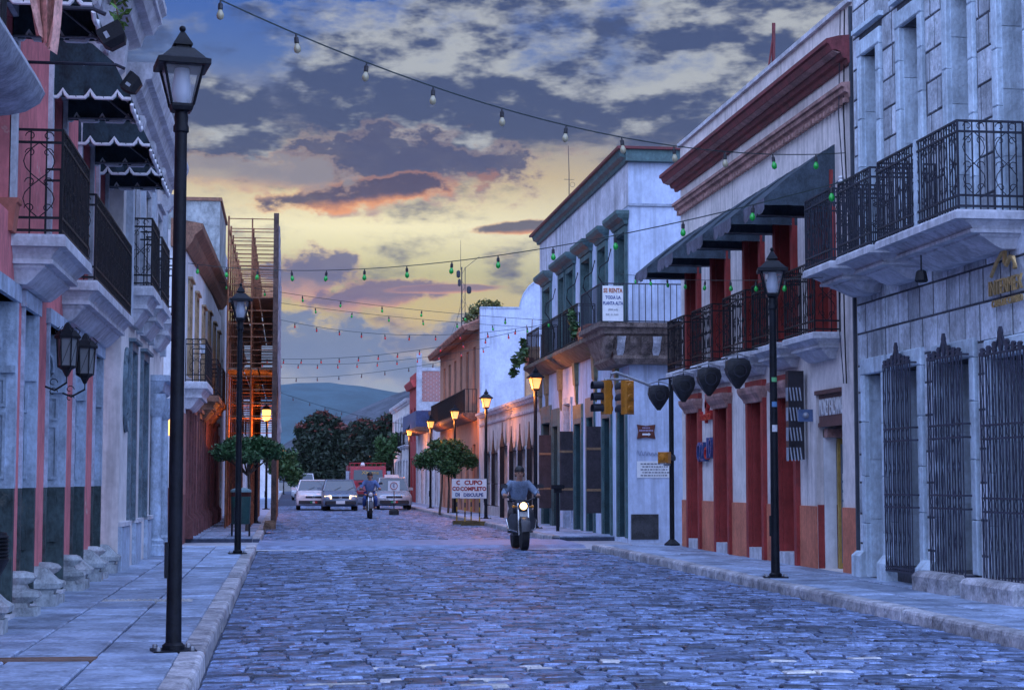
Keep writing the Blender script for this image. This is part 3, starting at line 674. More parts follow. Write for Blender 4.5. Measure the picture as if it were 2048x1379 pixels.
# ================================================================ left: tall grey block and the houses behind the scaffold
g = thing('grey_block', 'tall bare grey rendered block rising behind the brown eaves', 'building', (X3, 62, 0))
ops = [(61., 62.2, 3.8, 5.8), (63.2, 64.4, 3.8, 5.8), (61., 62.2, .12, 2.8), (63.2, 64.4, .12, 2.8)]
wall(-2.38, 1, 60.05, 65.8, -.1, 10.95, ops, .3, 6).build('wall', mat('rough_grey_render', (.32, .35, .36), .9, .35, 1.2, streak=.8, bump=.6, bscale=6), g)
for o in ops: door(-2.38, 1, *o[:4], .2, dark_door, g, (2, 2), 'door', handle=False)
MB(-2.38, 1).box(-6.02, .06, 60.0, 65.85, 10.95, 11.07).build('coping', brown_wood, g)
MB(-2.38, 1).box(-3.2, -.0, 65.8, 68.5, 0, 9.9).build('stair_tower', mat('pale_blue_paint'), g)
def plain_house(name, label, X0, side, y0, y1, h, m, dm, n, cap, storeys=2, depth=6, wm=None, up=(3.7, 5.6), zc=None):
    g = thing(name, label, 'building', (X0, (y0+y1)/2, 0)); w = (y1-y0)/n; ops = []
    for i in range(n):
        a = y0+w*(i+.28); c = y0+w*(i+.72); ops.append((a, c, .12, 2.7))
        if storeys > 1: ops.append((a, c, *up))
    wall(X0, side, y0, y1, -.1, h, ops, .25, depth).build('wall', m, g)
    for o in ops:
        door(X0, side, *o[:4], .2, dm if o[2] < 1 else (wm or dm), g, (2, 2), 'door' if o[2] < 1 else 'window', handle=False)
        surround(X0, side, *o[:4], .1, .05, trim_stone, g, .0, 'opening_surround')
        if o[2] > 1:
            s = mould_balcony(X0, side, o[0]-.2, o[1]+.2, .3, o[2]-.02, trim_stone, g, .25); railing(X0, side, o[0]-.17, o[1]+.17, .26, o[2], .9, black_iron, s, .14, False)
    moulding(X0, side, y0-.02, y1+.02, [(0, h-.35), (.08, h-.33), (.14, h-.2), (.22, h-.18), (.26, h-.05), (.26, h+.02), (0, h+.02)], cap, g)
    return g
plain_house('red_brown_house', 'red brown house hidden behind the scaffolding', -2.4, 1, 68.6, 92, 7.6, mat('red_brown_render', (.34, .13, .10), .85, .25, 1.5, streak=.4), dark_door, 5, brown_wood)
plain_house('white_house', 'white two-storey house past the scaffolding on the left pavement', -2.2, 1, 92.3, 124, 7., white_pl, dark_door, 7, trim_stone)
plain_house('pale_house', 'pale far house at the left end of the street', -.9, 1, 135, 185, 6.6, white_pl, blue_door, 9, trim_stone)

# ================================================================ right: ashlar stone building
block_m = mat('ashlar_block', (.56, .62, .69), .75, .26, 3.2, streak=.65, bump=1., bscale=11, tint=.32, second=(.34, .40, .43), cover=.60)
mortar = mat('mortar', (.08, .085, .105), .9, .3, 3, bump=.3)
jamb_m = mat('pale_ashlar', (.58, .70, .80), .75, .18, 3, streak=.5, bump=.7, bscale=14, tint=.14)
g = thing('stone_building', 'grey ashlar stone building with grilled windows and long iron balconies', 'building', (XR, 19, 0))
Rg = [(22.04, 22.71, .12, 2.82), (20.72, 21.62, .32, 2.82), (19.05, 20.05, .34, 2.80), (17.35, 18.45, .34, 2.74), (15.2, 16.4, .3, 3.1)]
Ru = [(22.05, 22.66, 4.28, 7.18), (20.5, 21.15, 4.28, 7.18), (18.9, 19.55, 4.28, 7.18), (17.4, 18.08, 4.28, 7.18), (15.6, 16.3, 4.28, 7.18)]
wall(XR, -1, 12, 23.1, -.1, 9.4, [o+(.42,) for o in Rg+Ru], depth=7, par=.4).build('wall', mortar, g)
rr = random.Random(11); z = .10; row = 0; nb = 0
hs = [.46, .40, .42, .38, .44, .40, .36, .44, .40, .42, .38, .44, .40, .42, .40, .38, .42, .44, .40, .42]
allo = [(o[0]-.15, o[1]+.15, o[2]-.02, o[3]+.20) for o in Rg+Ru]
for h in hs:
    y = 23.09
    while y > 16.95:
        w = rr.uniform(.26, .50) if row % 3 else rr.uniform(.40, .66); a = max(y-w, 16.9)
        segs = [(a, y)]
        for o in allo:
            if z+h*.5 > o[2] and z+h*.5 < o[3]:
                ns = []
                for p, q in segs:
                    if q <= o[0] or p >= o[1]: ns.append((p, q))
                    else:
                        if p < o[0]: ns.append((p, o[0]))
                        if q > o[1]: ns.append((o[1], q))
                segs = ns
        for p, q in segs:
            if q-p > .06 and nb < 298: nb += 1; recenter(MB(XR, -1).cbox(-.02, .012+rr.uniform(-.004, .006), p+.022, q-.022, z+.014, z+h-.014, .006).build('stone_block', block_m, g))
        y = a
    z += h; row += 1
MB(XR, -1).box(-.01, .03, 12.1, 16.9, .1, 9.3).build('near_courses', block_m, g)
for o in Rg+Ru:
    for a, c in ((o[0]-.145, o[0]+.0), (o[1], o[1]+.145)):
        zz = o[2]
        while zz < o[3]-.02:
            e = min(o[3], zz+rr.uniform(.55, .75)); e = o[3] if o[3]-e < .3 else e
            MB(XR, -1).cbox(-.425, .055, a+(.0 if a < o[0] else -.004), c+(.004 if a < o[0] else 0), zz+.003, e-.003, .012).build('jamb_stone', jamb_m, g); zz = e
    MB(XR, -1).cbox(-.42, .06, o[0]-.15, o[1]+.15, o[3]+.002, o[3]+.22, .015).build('lintel_stone', jamb_m, g)
    # coursed lining of the deep far reveal
    zz = o[2]
    while zz < o[3]-.02:
        e = min(o[3], zz+rr.uniform(.6, .85)); e = o[3] if o[3]-e < .3 else e
        MB(XR, -1).box(-.40, -.01, o[1]-.022, o[1]-.001, zz+.004, e-.004).build('reveal_stone', jamb_m, g); zz = e
for o in Ru: door(XR, -1, o[0], o[1]-.02, o[2], o[3], .37, mat('brown_door', (.06, .032, .03), .6, .3), g, (2, 3), 'window', handle=False); MB(XR, -1).box(-.012, .09, o[0]-.25, o[1]+.25, o[3]+.34, o[3]+.40).build('hood', jamb_m, g)
for o in Rg: door(XR, -1, o[0], o[1]-.02, o[2], o[3], .37, mat('brown_door'), g, (2, 3), 'door', handle=False)
MB(XR, -1).mould([(.14, 0, .1), (.14, 0, .4), (.07, 0, .46)], 22.73, 23.08).build('plinth_foot', jamb_m, g)
for y0, y1 in ((21.66, 22.0), (20.12, 20.60)): MB(XR, -1).mould([(.16, 0, .1), (.16, 0, .34), (.08, .02, .44)], y0, y1).build('plinth_foot', jamb_m, g)
for y0, y1, d in ((19.0, 20.15, .36), (17.2, 18.6, .38)):
    b = MB(XR, -1); n = 6
    b.mould([(d, 0, .1), (d+.01, 0, .28), (d-.02, .02, .32), (d-.06, .05, .34)], y0, y1); b.build('doorstep', kerb_m, g)
# tall grilles with crests
def grille(o, k):
    y0, y1, z0, z1 = o[0]-.03, o[1]+.04, o[2]-.05, o[3]+.04; b = MB(XR, -1); d = .15; n = int((y1-y0)/.08)
    for i in range(n+1):
        y = y0+(y1-y0)*i/n; b.tube([(d, y, z0), (d, y, z1)], .0085, 4)
    lv = [z0, z0+.04, z0+(z1-z0)*.31, z0+(z1-z0)*.37, z0+(z1-z0)*.63, z0+(z1-z0)*.69, z1]
    for zz in lv: b.tube([(0.0, y0, zz), (d, y0, zz), (d, y1, zz), (0., y1, zz)], .016, 4)
    gr = b.build('window_grille', grille_iron, g)
    s = MB(XR, -1)
    for za, zb in zip(lv[1:-1], lv[2:]):
        m_ = int((y1-y0)/.16)
        for i in range(m_):
            y = y0+(y1-y0)*(i+.5)/m_; hh = zb-za; c = max(1., round(hh/.35))
            for fl in (1, -1): wave(s, (d+.008, y), (0, 1), za, hh, .035, .006, fl, int(8*c), c*.5)
    s.build('scrollwork', grille_iron, gr)
    c = MB(XR, -1); m_ = 7; yc = (y0+y1)/2
    for i in range(m_):
        y = y0+(y1-y0)*(i+.5)/m_; f = 1-abs(i-3)/3.4; hh = .08+.10*f*f+(.10 if i == 3 else 0)
        c.loft([[(d-.012, y-w, z1+q*hh), (d+.012, y-w, z1+q*hh), (d+.012, y+w, z1+q*hh), (d-.012, y+w, z1+q*hh)] for w, q in ((.02, 0), (.05, .25), (.035, .5), (.055, .78), (.02, 1.))])
    c.tube([(d, y0, z1+.02), (d, yc-.12, z1+.07), (d, yc, z1+.25)], .015, 4); c.tube([(d, y1, z1+.02), (d, yc+.12, z1+.07), (d, yc, z1+.25)], .015, 4)
    c.build('crest', grille_iron, gr)
for k, o in enumerate(Rg[1:4]): grille(o, k)
for y0, y1 in ((21.85, 23.05), (20.3, 21.6), (17.5, 20.08)):
    s = mould_balcony(XR, -1, y0, y1, .78, 4.26, trim_stone, g, .38); railing(XR, -1, y0+.03, y1-.03, .74, 4.26, .95, iron_grey, s, .075, True)
    if y1-y0 > 2: MB(XR, -1).box(.68, .76, 18.72, 18.8, 4.26, 5.24).build('railing_post', jamb_m, s)
gold = mat('gold_letter', (.62, .42, .18), .35, .2, 6, metal=.6)
sg = thing('shop_sign', 'gold INTERMEX lettering with zigzag emblem on the stone building', 'sign', (XR-.05, 18, 3.5))
text('INTERMEX', .235, (XR-.075, 17.93, 3.5), FACE_LEFT, gold, sg, ext=.012, xs=.80); text('CASA DE CAMBIO', .11, (XR-.07, 17.9, 3.33), FACE_LEFT, gold, sg, ext=.01, xs=.92)
b = MB(); pts = [(18.30, 3.64), (18.14, 3.78), (17.98, 3.87), (17.9, 3.90), (17.93, 3.76), (17.88, 3.72), (17.78, 3.80), (17.70, 3.78), (17.66, 3.66)]
b.tube([(XR-.075, y, z) for y, z in pts], .022, 5, .03); b.build('emblem', gold, sg)

# ================================================================ right: cream house with red doors
mat('pink_brown_stone', (.44, .25, .22), .75, .3, 4, streak=.5, bump=.5)
cream_r = mat('lavender_cream_plaster', (.80, .73, .70), .85, .14, 1.6, streak=.5, bump=.16, second=(.60, .55, .55), cover=.66)
g = thing('red_door_house', 'cream house with oxide red doorways, red cornices and terracotta dado', 'building', (XR, 28.5, 0))
Dg = [(26.02, 26.86, .12, 2.92), (27.87, 28.68, .12, 2.92), (30.12, 30.96, .12, 2.92), (32.36, 33.16, .12, 2.92)]
Du = [(24.14, 25.0, 3.5, 5.7), (26.03, 26.85, 3.5, 5.7), (27.88, 28.74, 3.5, 5.7), (30.13, 31.05, 3.5, 5.7), (32.33, 33.12, 3.5, 5.7)]
mx = (23.82, 25.04, .12, 2.72, .75)
wall(XR, -1, 23.11, 33.9, -.1, 8.06, Dg+Du+[mx], .3, 7, .35).build('wall', cream_r, g)
for o in Dg:
    lining(XR, -1, o, .26, red_paint, g); door(XR, -1, *o[:4], .26, red_dark, g, (2, 3)); s = surround(XR, -1, *o[:4], .14, .07, red_paint, g, .0)
    MB(XR, -1).mould([(.10, .08, 2.70), (.12, .06, 2.76), (.18, .02, 2.84), (.2, 0, 2.9), (.2, 0, 2.95)], o[0]-.2, o[1]+.2).build('door_cornice', mat('pink_brown_stone'), g)
    MB(XR, -1).box(-.3, .06, o[0]+.002, o[1]-.002, .1, .30).build('doorstep', trim_stone, g)
for o in Du:
    lining(XR, -1, o, .26, red_paint, g); door(XR, -1, *o[:4], .26, red_dark, g, (2, 3), 'balcony_door', handle=False); surround(XR, -1, *o[:4], .15, .08, red_paint, g, .0)
    y0, y1 = o[0]-.35, o[1]+.35
    s = mould_balcony(XR, -1, y0, y1, .42, 3.5, trim_stone, g, .36)
    railing(XR, -1, y0+.04, y1-.04, .38, 3.5, 1., black_iron, s, .1)
ys = [25.04]+[q for o in Dg for q in (o[0]-.14, o[1]+.14)]+[33.9]
for i in range(0, len(ys), 2): MB(XR, -1).box(0, .02, ys[i]+.001, ys[i+1]-.001, -.05, 1.03).build('dado', terracotta, g)
MB(XR, -1).box(0, .02, 23.12, 23.82, -.05, 1.03).build('dado', terracotta, g)
MB(XR, -1).box(-.74, -.005, 25.018, 25.037, .1, 1.05).build('reveal_dado', red_paint, g)
cr = [(0, 7.20), (.06, 7.2), (.08, 7.26), (.14, 7.27), (.17, 7.34), (.30, 7.37), (.34, 7.46), (.38, 7.47), (.38, 7.53), (.2, 7.58), (0, 7.6)]
moulding(XR, -1, 23.12, 34.15, cr, mat('maroon_cornice', (.20, .045, .05), .6, .3, 4, streak=.5, bump=.4), g)
moulding(XR, -1, 23.12, 34.12, [(.168, 7.345), (.21, 7.33), (.27, 7.355), (.295, 7.372), (.24, 7.38)], mat('pink_brown_stone', (.50, .30, .27), .75, .3, 4, streak=.5, bump=.5), g, 'cornice_band')
moulding(XR, -1, 23.12, 33.95, [(0, 6.72), (.05, 6.72), (.07, 6.78), (.12, 6.8), (.13, 6.86), (.17, 6.87), (.17, 6.92), (0, 6.94)], mat('pink_brown_stone'), g, 'string_course')
for k in range(60):
    y = 23.2+k*.178; MB(XR, -1).box(.03, .105, y, y+.09, 6.66, 6.725).build('dentil', mat('pink_brown_stone'), g)
MB(XR, -1).box(-.3, .06, 23.11, 33.92, 8.06, 8.13).build('coping', trim_stone, g)
MB(XR, -1).box(.0, .045, 23.115, 23.16, .1, 8.0).build('downpipe', mat('dark_pipe', (.06, .07, .09), .5), g)
# money exchange doorway: white lining, ochre framed glass door turned toward the street
MB(XR, -1).box(-.73, -.70, 23.84, 25.015, .12, 2.7).build('inner_wall', white_pl, g)
MB(XR, -1).box(-.28, -.10, 24.99, 25.03, .12, 2.2).build('white_lining', white_pl, g)
d_ = MB(XR, -1); d_.box(-.69, -.28, 24.90, 24.96, .12, .2); d_.box(-.69, -.28, 24.90, 24.96, 1.94, 2.02); d_.box(-.69, -.65, 24.90, 24.96, .2, 1.94); d_.box(-.32, -.28, 24.90, 24.96, .2, 1.94)
d_ = d_.build('shop_door', mat('ochre_frame', (.46, .30, .08), .5, .2), g); MB(XR, -1).box(-.65, -.32, 24.92, 24.94, .2, 1.94).build('glass', glass('shop_glass', (.22, .30, .40), .15), d_)
for i in range(3):
    for j in range(5): MB(XR, -1).box(-.62+i*.1, -.545+i*.1, 24.912, 24.918, .85+j*.14, .95+j*.14).build('notice', white_trim, d_)
MB(XR, -1).box(-.69, -.10, 24.82, 25.03, 2.04, 2.16).build('inner_lintel', mat('pink_brown_stone'), g)
b = MB(XR, -1); b.box(-.60, -.36, 24.895, 24.90, 1.76, 1.90); tag(b.build('sticker', mat('green_sticker', (.04, .45, .10), .4)), 'green sticker at the top of the exchange shop glass door', 'sticker')
b = MB(XR, -1); b.box(-.58, -.36, 24.895, 24.90, 1.60, 1.74); tag(b.build('sticker', mat('orange_sticker', (.75, .22, .05), .4)), 'orange sticker just below the green one on the glass door', 'sticker')
sg = thing('shop_sign', 'brown MONEY EXCHANGE box sign over the exchange doorway', 'sign', (XR, 24.4, 2.2))
b = MB(XR, -1); b.box(-.30, -.04, 23.84, 25.02, 2.22, 2.66); b.build('box', mat('sign_brown', (.16, .075, .065), .6, .2), sg)
b = MB(XR, -1); b.box(-.03, .03, 23.83, 25.03, 2.66, 2.72); b.box(-.04, -.02, 23.84, 25.02, 2.19, 2.25); b.build('frame', mat('sign_brown'), sg)
text('MONEY EXCHANGE', .36, (XR+.032, 24.40, 2.46), FACE_LEFT, white_trim, sg, ext=.006, xs=.36)
sg = thing('shop_sign', 'tall narrow black sign with white lettering beside the exchange doorway', 'sign', (XR-.2, 25.6, 1.8))
b = MB(); b.box(XR-.30, XR-.06, 25.45, 25.6, 1.72, 3.05); b.build('box', mat('sign_black', (.025, .022, .03), .4, .2), sg)
for k in range(4):
    b = MB(); z = 2.80-k*.30
    for j in range(4): b.add([(XR-.29+j*.05, 25.445, z), (XR-.27+j*.05, 25.445, z), (XR-.245+j*.05, 25.445, z-.2), (XR-.265+j*.05, 25.445, z-.2)], [(0, 1, 2, 3)])
    for q in range(5): b.box(XR-.304, XR-.301, 25.46+q*.026, 25.475+q*.026, z-.2, z)
    b.build('lettering', mat('dim_lettering', (.40, .44, .52), .6), sg)
MB().box(XR-.06, XR, 25.5, 25.54, 2.3, 2.36).build('bracket', black_iron, sg)
r = thing('junction_box', 'small blue plate fixed beside the tall black sign', 'plate', (XR-.1, 25.3, 2.3)); b = MB(); b.box(XR-.22, XR, 25.2, 25.24, 2.28, 2.46); b.build('plate', mat('blue_plate', (.10, .16, .30), .4), r); b = MB(); b.ball((XR-.11, 25.2, 2.37), .05, 8); b.build('dial', galv, r)
# red cross sign and blue lettering
sg = thing('shop_sign', 'red cross sign with red and blue raised lettering between two red doors', 'sign', (XR, 31.6, 2.2))
redm = mat('sign_red', (.50, .03, .03), .4, .15); bl = mat('sign_blue', (.05, .09, .26), .3, .2)
b = MB(XR, -1); b.box(.0, .06, 31.58, 31.78, 2.74, 2.86); b.box(.0, .06, 31.62, 31.74, 2.6, 3.0); b.build('cross', redm, sg)
text('hospital', .25, (XR-.05, 31.66, 2.60), FACE_LEFT, redm, sg, ext=.03, xs=1.1); text('OZ', .52, (XR-.06, 31.98, 1.92), FACE_LEFT, bl, sg, ext=.05, xs=.75); text('o', .5, (XR-.05, 31.62, 1.95), FACE_LEFT, redm, sg, ext=.04); text('10', .55, (XR-.06, 31.32, 1.98), FACE_LEFT, bl, sg, ext=.05, xs=.9)
# awnings over the balcony doors
AR = ['slate awning over the balcony next to the stone building', 'slate awning second from the stone building', 'slate awning third from the stone building', 'slate awning fourth from the stone building', 'slate awning at the side-street corner of the cream house']
for o, lb in zip(Du, AR):
    awning('awning', lb, 'awnings on the red door house', XR, -1, o[0]-.16, o[1]+.16, [(0, 6.22), (.35, 5.98), (.7, 5.72), (1.05, 5.42)], 5.32, canvas_r, valance_g, .3, False)
def spot(y, z, label, x=6.95, gp='spotlights on the red door house'):
    r = thing('spotlight', label, 'spotlight', (x, y, z), gp); b = MB()
    b.loft([[(x+u*w, y+v*w*.8, z+h) for u, v in ((-1, -.6), (0, -1), (1, -.6), (1, .6), (0, 1), (-1, .6))] for w, h in ((.10, .20), (.17, .16), (.20, .05), (.17, -.06), (.10, -.18), (.03, -.28))])
    b.build('hood', mat('black_hood', (.02, .022, .028), .5, .4, 9, bump=.8, bscale=12), r, True)
    b = MB(); b.tube([(x, y, z+.2), (x, y, z+.3), (XR-.38, y, z+.36)], .014, 5); b.build('arm', black_iron, r)
    b = MB(); b.tube([(x-.21, y, z+.04), (x-.19, y, z+.22), (x, y, z+.27), (x+.19, y, z+.22), (x+.21, y, z+.04)], .012, 5); b.build('yoke', galv, r); b = MB(); b.ring((x, y-.17, z+.0), .10, .010, 'y', 14); b.build('rim', iron_grey, r)
for y, z, lb in ((32.6, 3.02, 'black hooded spotlight beside the traffic light arm'), (30.5, 3.08, 'black hooded spotlight over the red cross sign'), (28.6, 3.10, 'black hooded spotlight second from the tall black sign'), (26.7, 3.12, 'black hooded spotlight nearest the tall black sign')): spot(y, z, lb, 7.0)
r = thing('spotlight', 'small black spotlight under the stone building balcony', 'spotlight', (7.2, 19.2, 3.8)); b = MB(); b.lathe([(.03, .06), (.06, .04), (.08, -.06), (.06, -.08)], (7.1, 18.9, 3.72), 8); b.build('hood', black_iron, r); b = MB(); b.tube([(7.1, 18.9, 3.77), (7.1, 18.9, 3.95)], .01, 4); b.build('stem', black_iron, r)
# red pole and cables on the red door house
r = thing('roof_pole', 'slanting red pole with its stay on the roof behind the red cornice', 'pole', (XR+.5, 28.6, 7.7)); b = MB(); b.tube([(8.25, 28.9, 7.7), (8.28, 28.9, 9.3)], .032, 6); b.build('pole', red_dark, r); b = MB(); b.tube([(8.05, 28.9, 7.7), (8.27, 28.9, 9.1)], .018, 5); b.build('stay', red_dark, r)
for k, (dx_, lb) in enumerate(((.05, 'black power cable hanging down beside the stone building'), (.09, 'thin grey power cable beside the downpipe'))):
    b = MB(); b.tube([(XR-dx_, 23.3+.06*k, 8.0), (XR-dx_-.02, 23.34+.1*k, 6.5), (XR-dx_, 23.3, 5.3), (XR-dx_-.03, 23.42, 4.4), (XR-dx_, 23.5+.1*k, 3.5), (XR-dx_, 23.45, 2.75)], .011-.003*k, 5)
    tag(b.build('power_cable', black_iron if k == 0 else iron_grey), lb, 'cable')
r = thing('insulator', 'white porcelain insulator holding the cables on the cream house', 'insulator', (XR-.1, 23.4, 5.6)); b = MB(); b.lathe([(.03, 0), (.05, .03), (.03, .05), (.05, .08), (.03, .1)], (XR-.1, 23.4, 5.55), 8); b.build('porcelain', white_trim, r); b = MB(); b.tube([(XR, 23.4, 5.6), (XR-.12, 23.4, 5.6), (XR-.12, 23.55, 5.58)], .015, 5); b.build('bracket', galv, r)

# ================================================================ right: white corner house with green trim
XW = 7.6
green = mat('teal_green_paint', (.085, .155, .16), .65, .25, 3, streak=.4, bump=.2)
green_d = mat('dark_teal_door', (.02, .055, .065), .55, .25, 4, streak=.3, bump=.2)
olive = mat('olive_gold_paint', (.22, .21, .13), .7, .3, 3, streak=.4, bump=.3)
corner_w = mat('blue_white_plaster', (.55, .63, .80), .85, .12, 1.6, streak=.55, bump=.15)
corner_top = mat('streaked_white_plaster', (.66, .66, .74), .85, .2, 2.2, streak=.9, bump=.2)
g = thing('corner_house', 'white corner house with green doors and iron balcony across the side street', 'building', (XW, 45, 0))
Cu = [(38.75, 39.9, 4.9, 7.05), (41.2, 42.2, 4.9, 7.05), (43.4, 44.7, 4.9, 7.05), (46., 47.1, 4.9, 7.05), (47.6, 48.5, 4.9, 7.05), (50.2, 51.6, 4.9, 7.05)]
Cg = [(38.9, 39.75, .12, 3.0), (40.75, 41.7, .12, 2.9), (43.05, 43.95, .12, 3.0), (44.9, 45.9, .12, 2.9), (46.6, 47.7, .12, 3.5), (48.8, 49.8, .12, 2.95), (50.3, 51.9, .12, 3.1)]
wall(XW, -1, 38.5, 52.5, -.1, 8.86, Cu+Cg, .3, 8, .0).build('wall', corner_w, g)
MB(XW, -1).box(0, .012, 38.512, 52.49, 7.62, 8.6).build('parapet_band', corner_top, g)
for o in Cu:
    lining(XW, -1, o, .22, green, g); door(XW, -1, *o[:4], .22, green_d, g, (2, 3), 'balcony_door', handle=False); surround(XW, -1, *o[:4], .13, .06, green, g, .0)
    MB(XW, -1).mould([(.08, .1, 7.20), (.12, .08, 7.28), (.24, .03, 7.34), (.3, 0, 7.42), (.3, 0, 7.5)], o[0]-.3, o[1]+.3).build('hood', green, g)
for i, o in enumerate(Cg):
    stone = i == 4; lining(XW, -1, o, .22, grey_stone if stone else green_d, g); door(XW, -1, *o[:4], .22, mat('grey_door', (.22, .24, .28), .6) if stone else green_d, g, (2, 3)); surround(XW, -1, *o[:4], .16, .05, grey_stone if stone else green, g, .0)
    if not stone: MB(XW, -1).box(-.01, .055, o[0]-.162, o[1]+.162, o[3]+.14, o[3]+.5).build('overdoor', olive if i in (1, 3) else green, g)
    # open dark shutters hinged out from the wall
    if i in (1, 3, 5):
        s = MB(); s.box(XW-.40, XW-.05, o[1]+.17, o[1]+.21, .62, 2.72); s = s.build('shutter', mat('shutter_dark', (.05, .04, .05), .6, .3, 4, streak=.3), g)
        for z in (1.15, 2.15): MB().box(XW-.41, XW-.04, o[1]+.155, o[1]+.172, z, z+.06).build('shutter_rail', mat('shutter_brass', (.30, .18, .10), .5), s)
MB(XW, -1).box(-8.03, .3, 38.2, 52.8, 8.86, 8.92).build('roof_edge', red_dark, g)
moulding(XW, -1, 38.4, 52.6, [(0, 8.60), (.08, 8.6), (.1, 8.68), (.2, 8.72), (.24, 8.858), (0, 8.858)], green, g)
MB().prism([(XW-.1, 8.6), (16, 8.6), (16, 8.858), (XW-.1, 8.858)], 38.28, 38.5).build('side_cornice', green, g)
MB().box(XW, 15, 38.46, 38.5, 7.60, 7.66).build('side_ledge', mat('grey_ledge', (.30, .34, .42), .8), g)
b = MB(); b.box(XW+.02, XW+.64, 38.475, 38.5, .1, .66); b.build('painted_patch', mat('black_patch', (.05, .05, .055), .8, .4, 4), g)
for y in (39.9, 42.7, 45.6, 48.3, 50.9, 52.2):           # pointed olive brackets
    b = MB(XW, -1); b.loft([[(0, y-w, z), (d, y-w, z), (d, y+w, z), (0, y+w, z)] for d, w, z in ((.03, .02, 3.35), (.06, .09, 3.5), (.08, .11, 3.9), (.1, .17, 3.95), (.13, .2, 4.62))]); b.build('bracket', olive, g)
ledge = mat('mossy_brown_stone', (.16, .13, .10), .9, .45, 4, streak=.5, bump=.8, bscale=10, second=(.10, .13, .06), cover=.55)
MB(XW, -1).mould([(.1, .0, 4.5), (.3, 0, 4.62), (.42, 0, 4.72), (.5, 0, 4.76), (.5, 0, 4.86)], 40.6, 52.6).build('balcony_ledge', ledge, g)
for y0, y1, h in ((42.9, 45.2, .95), (45.6, 49.0, .95), (49.7, 52.2, .95)):
    bars(MB(XW, -1), [(.01, y0), (.45, y0), (.45, y1), (.01, y1)], 4.87, h, .12, .009, (.05, .95, 1.)).build('railing', black_iron, g)
# corner balcony with carved underside
b = MB(); pf = [(.35, 4.0), (.45, 4.12), (.42, 4.2), (.52, 4.4), (.6, 4.62), (.68, 4.66), (.70, 4.78), (.80, 4.8), (.80, 4.9)]
b.loft([[(XW-d, 40.55+.1*d, z), (XW-d, 38.5-d*.85, z), (9.6, 38.5-d*.85, z), (9.6, 38.49, z), (XW+.01, 38.49, z), (XW+.01, 40.55, z)] for d, z in pf]); cs = b.build('corner_slab', mat('carved_brown_stone', (.20, .15, .13), .85, .5, 5, streak=.4, bump=.9, bscale=9), g)
for i in range(9): 
    x = 7.05+i*.27; b = MB(); b.loft([[(x-w, 38.5-d*.85, z), (x+w, 38.5-d*.85, z), (x+w, 38.47, z), (x-w, 38.47, z)] for d, w, z in ((.40, .05, 4.15), (.50, .09, 4.3), (.62, .08, 4.45), (.66, .10, 4.6))]); b.build('carved_corbel', mat('corbel_pale', (.50, .50, .54), .8, .35, 6, bump=.5) if i % 3 == 1 else mat('carved_brown_stone'), cs)
b = MB(); P = [(XW-.75, 40.5), (XW-.75, 37.87), (9.55, 37.87)]
bars(b, [(q[0], q[1]) for q in P], 4.9, .86, .14, .011, (.03, 1.), .018); b.build('railing', iron_grey, cs)
sg = thing('rental_sign', 'white SE RENTA board hung on the corner balcony railing', 'sign', (7.05, 37.8, 5.0))
b = MB(); b.box(6.87, 7.33, 37.80, 37.83, 4.92, 5.70); b.build('board', mat('white_board', (.82, .82, .82), .7, .08), sg)
orange_t = mat('orange_ink', (.42, .10, .02), .6, .1); blue_t = mat('blue_ink', (.04, .08, .25), .6, .1); grey_t = mat('grey_ink', (.15, .15, .18), .6, .1)
text('SE RENTA', .135, (7.1, 37.797, 5.59), FACE_CAM, orange_t, sg, ext=.002, xs=.72, bold=.004); text('TODA LA', .10, (7.1, 37.797, 5.44), FACE_CAM, blue_t, sg, ext=.002, xs=.8, bold=.003)
text('PLANTA ALTA', .10, (7.1, 37.797, 5.31), FACE_CAM, blue_t, sg, ext=.002, xs=.70, bold=.003); text('(300 m2)', .06, (7.1, 37.797, 5.17), FACE_CAM, grey_t, sg, ext=.002); text('INF. 51.5.0.0', .055, (7.08, 37.797, 5.06), FACE_CAM, grey_t, sg, ext=.002)
# looping cables on the front
for k, (y, lb) in enumerate(((40.6, 'black looping cable beside the corner balcony door'), (42.8, 'black looping cable beside the second upper green door'), (45.4, 'black looping cable beside the third upper green door'), (49.3, 'black looping cable beside the farthest upper green door'))):
    b = MB(); b.tube([(XW-.02, y, 6.9), (XW-.10, y-.05, 6.6), (XW-.30, y-.1, 6.45), (XW-.34, y-.12, 6.2), (XW-.16, y-.1, 5.95), (XW-.06, y-.1, 5.6), (XW-.12, y-.3, 5.2)], .016, 5); tag(b.build('hanging_cable', black_iron, None, True), lb, 'cable')
# plaques on the side wall
sg = thing('street_plaque', 'brown glazed street plaque with white arrow on the corner house wall', 'sign', (7.98, 38.45, 2.35)); y = 38.46
b = MB(); pts = [(7.76, 2.34), (7.79, 2.5), (7.76, 2.66), (7.97, 2.63), (8.18, 2.66), (8.15, 2.5), (8.18, 2.34), (7.97, 2.37)]; b.loft([[(px, yy, pz) for px, pz in pts] for yy in (38.5, y)]); b.build('tile', mat('plaque_brown', (.14, .04, .025), .35, .3, 9), sg)
b = MB(); b.box(7.88, 8.02, y-.006, y-.001, 2.42, 2.46); b.add([(8.02, y-.006, 2.40), (8.02, y-.006, 2.48), (8.07, y-.006, 2.44)], [(0, 1, 2)]); b.build('arrow', white_trim, sg)
b = MB()
for k in range(9): b.box(7.81+k*.036, 7.837+k*.036, y-.005, y-.001, 2.505, 2.545)
for k in range(5): b.box(7.88+k*.036, 7.907+k*.036, y-.005, y-.001, 2.57, 2.60)
b.build('lettering', mat('plaque_script', (.35, .30, .45), .5), sg)
sg = thing('wall_notice', 'white painted notice with grey lines on the corner house wall', 'notice', (8.2, 38.45, 1.5)); b = MB(); b.box(7.76, 8.56, 38.488, 38.5, 1.47, 1.84); b.build('panel', mat('white_board'), sg)
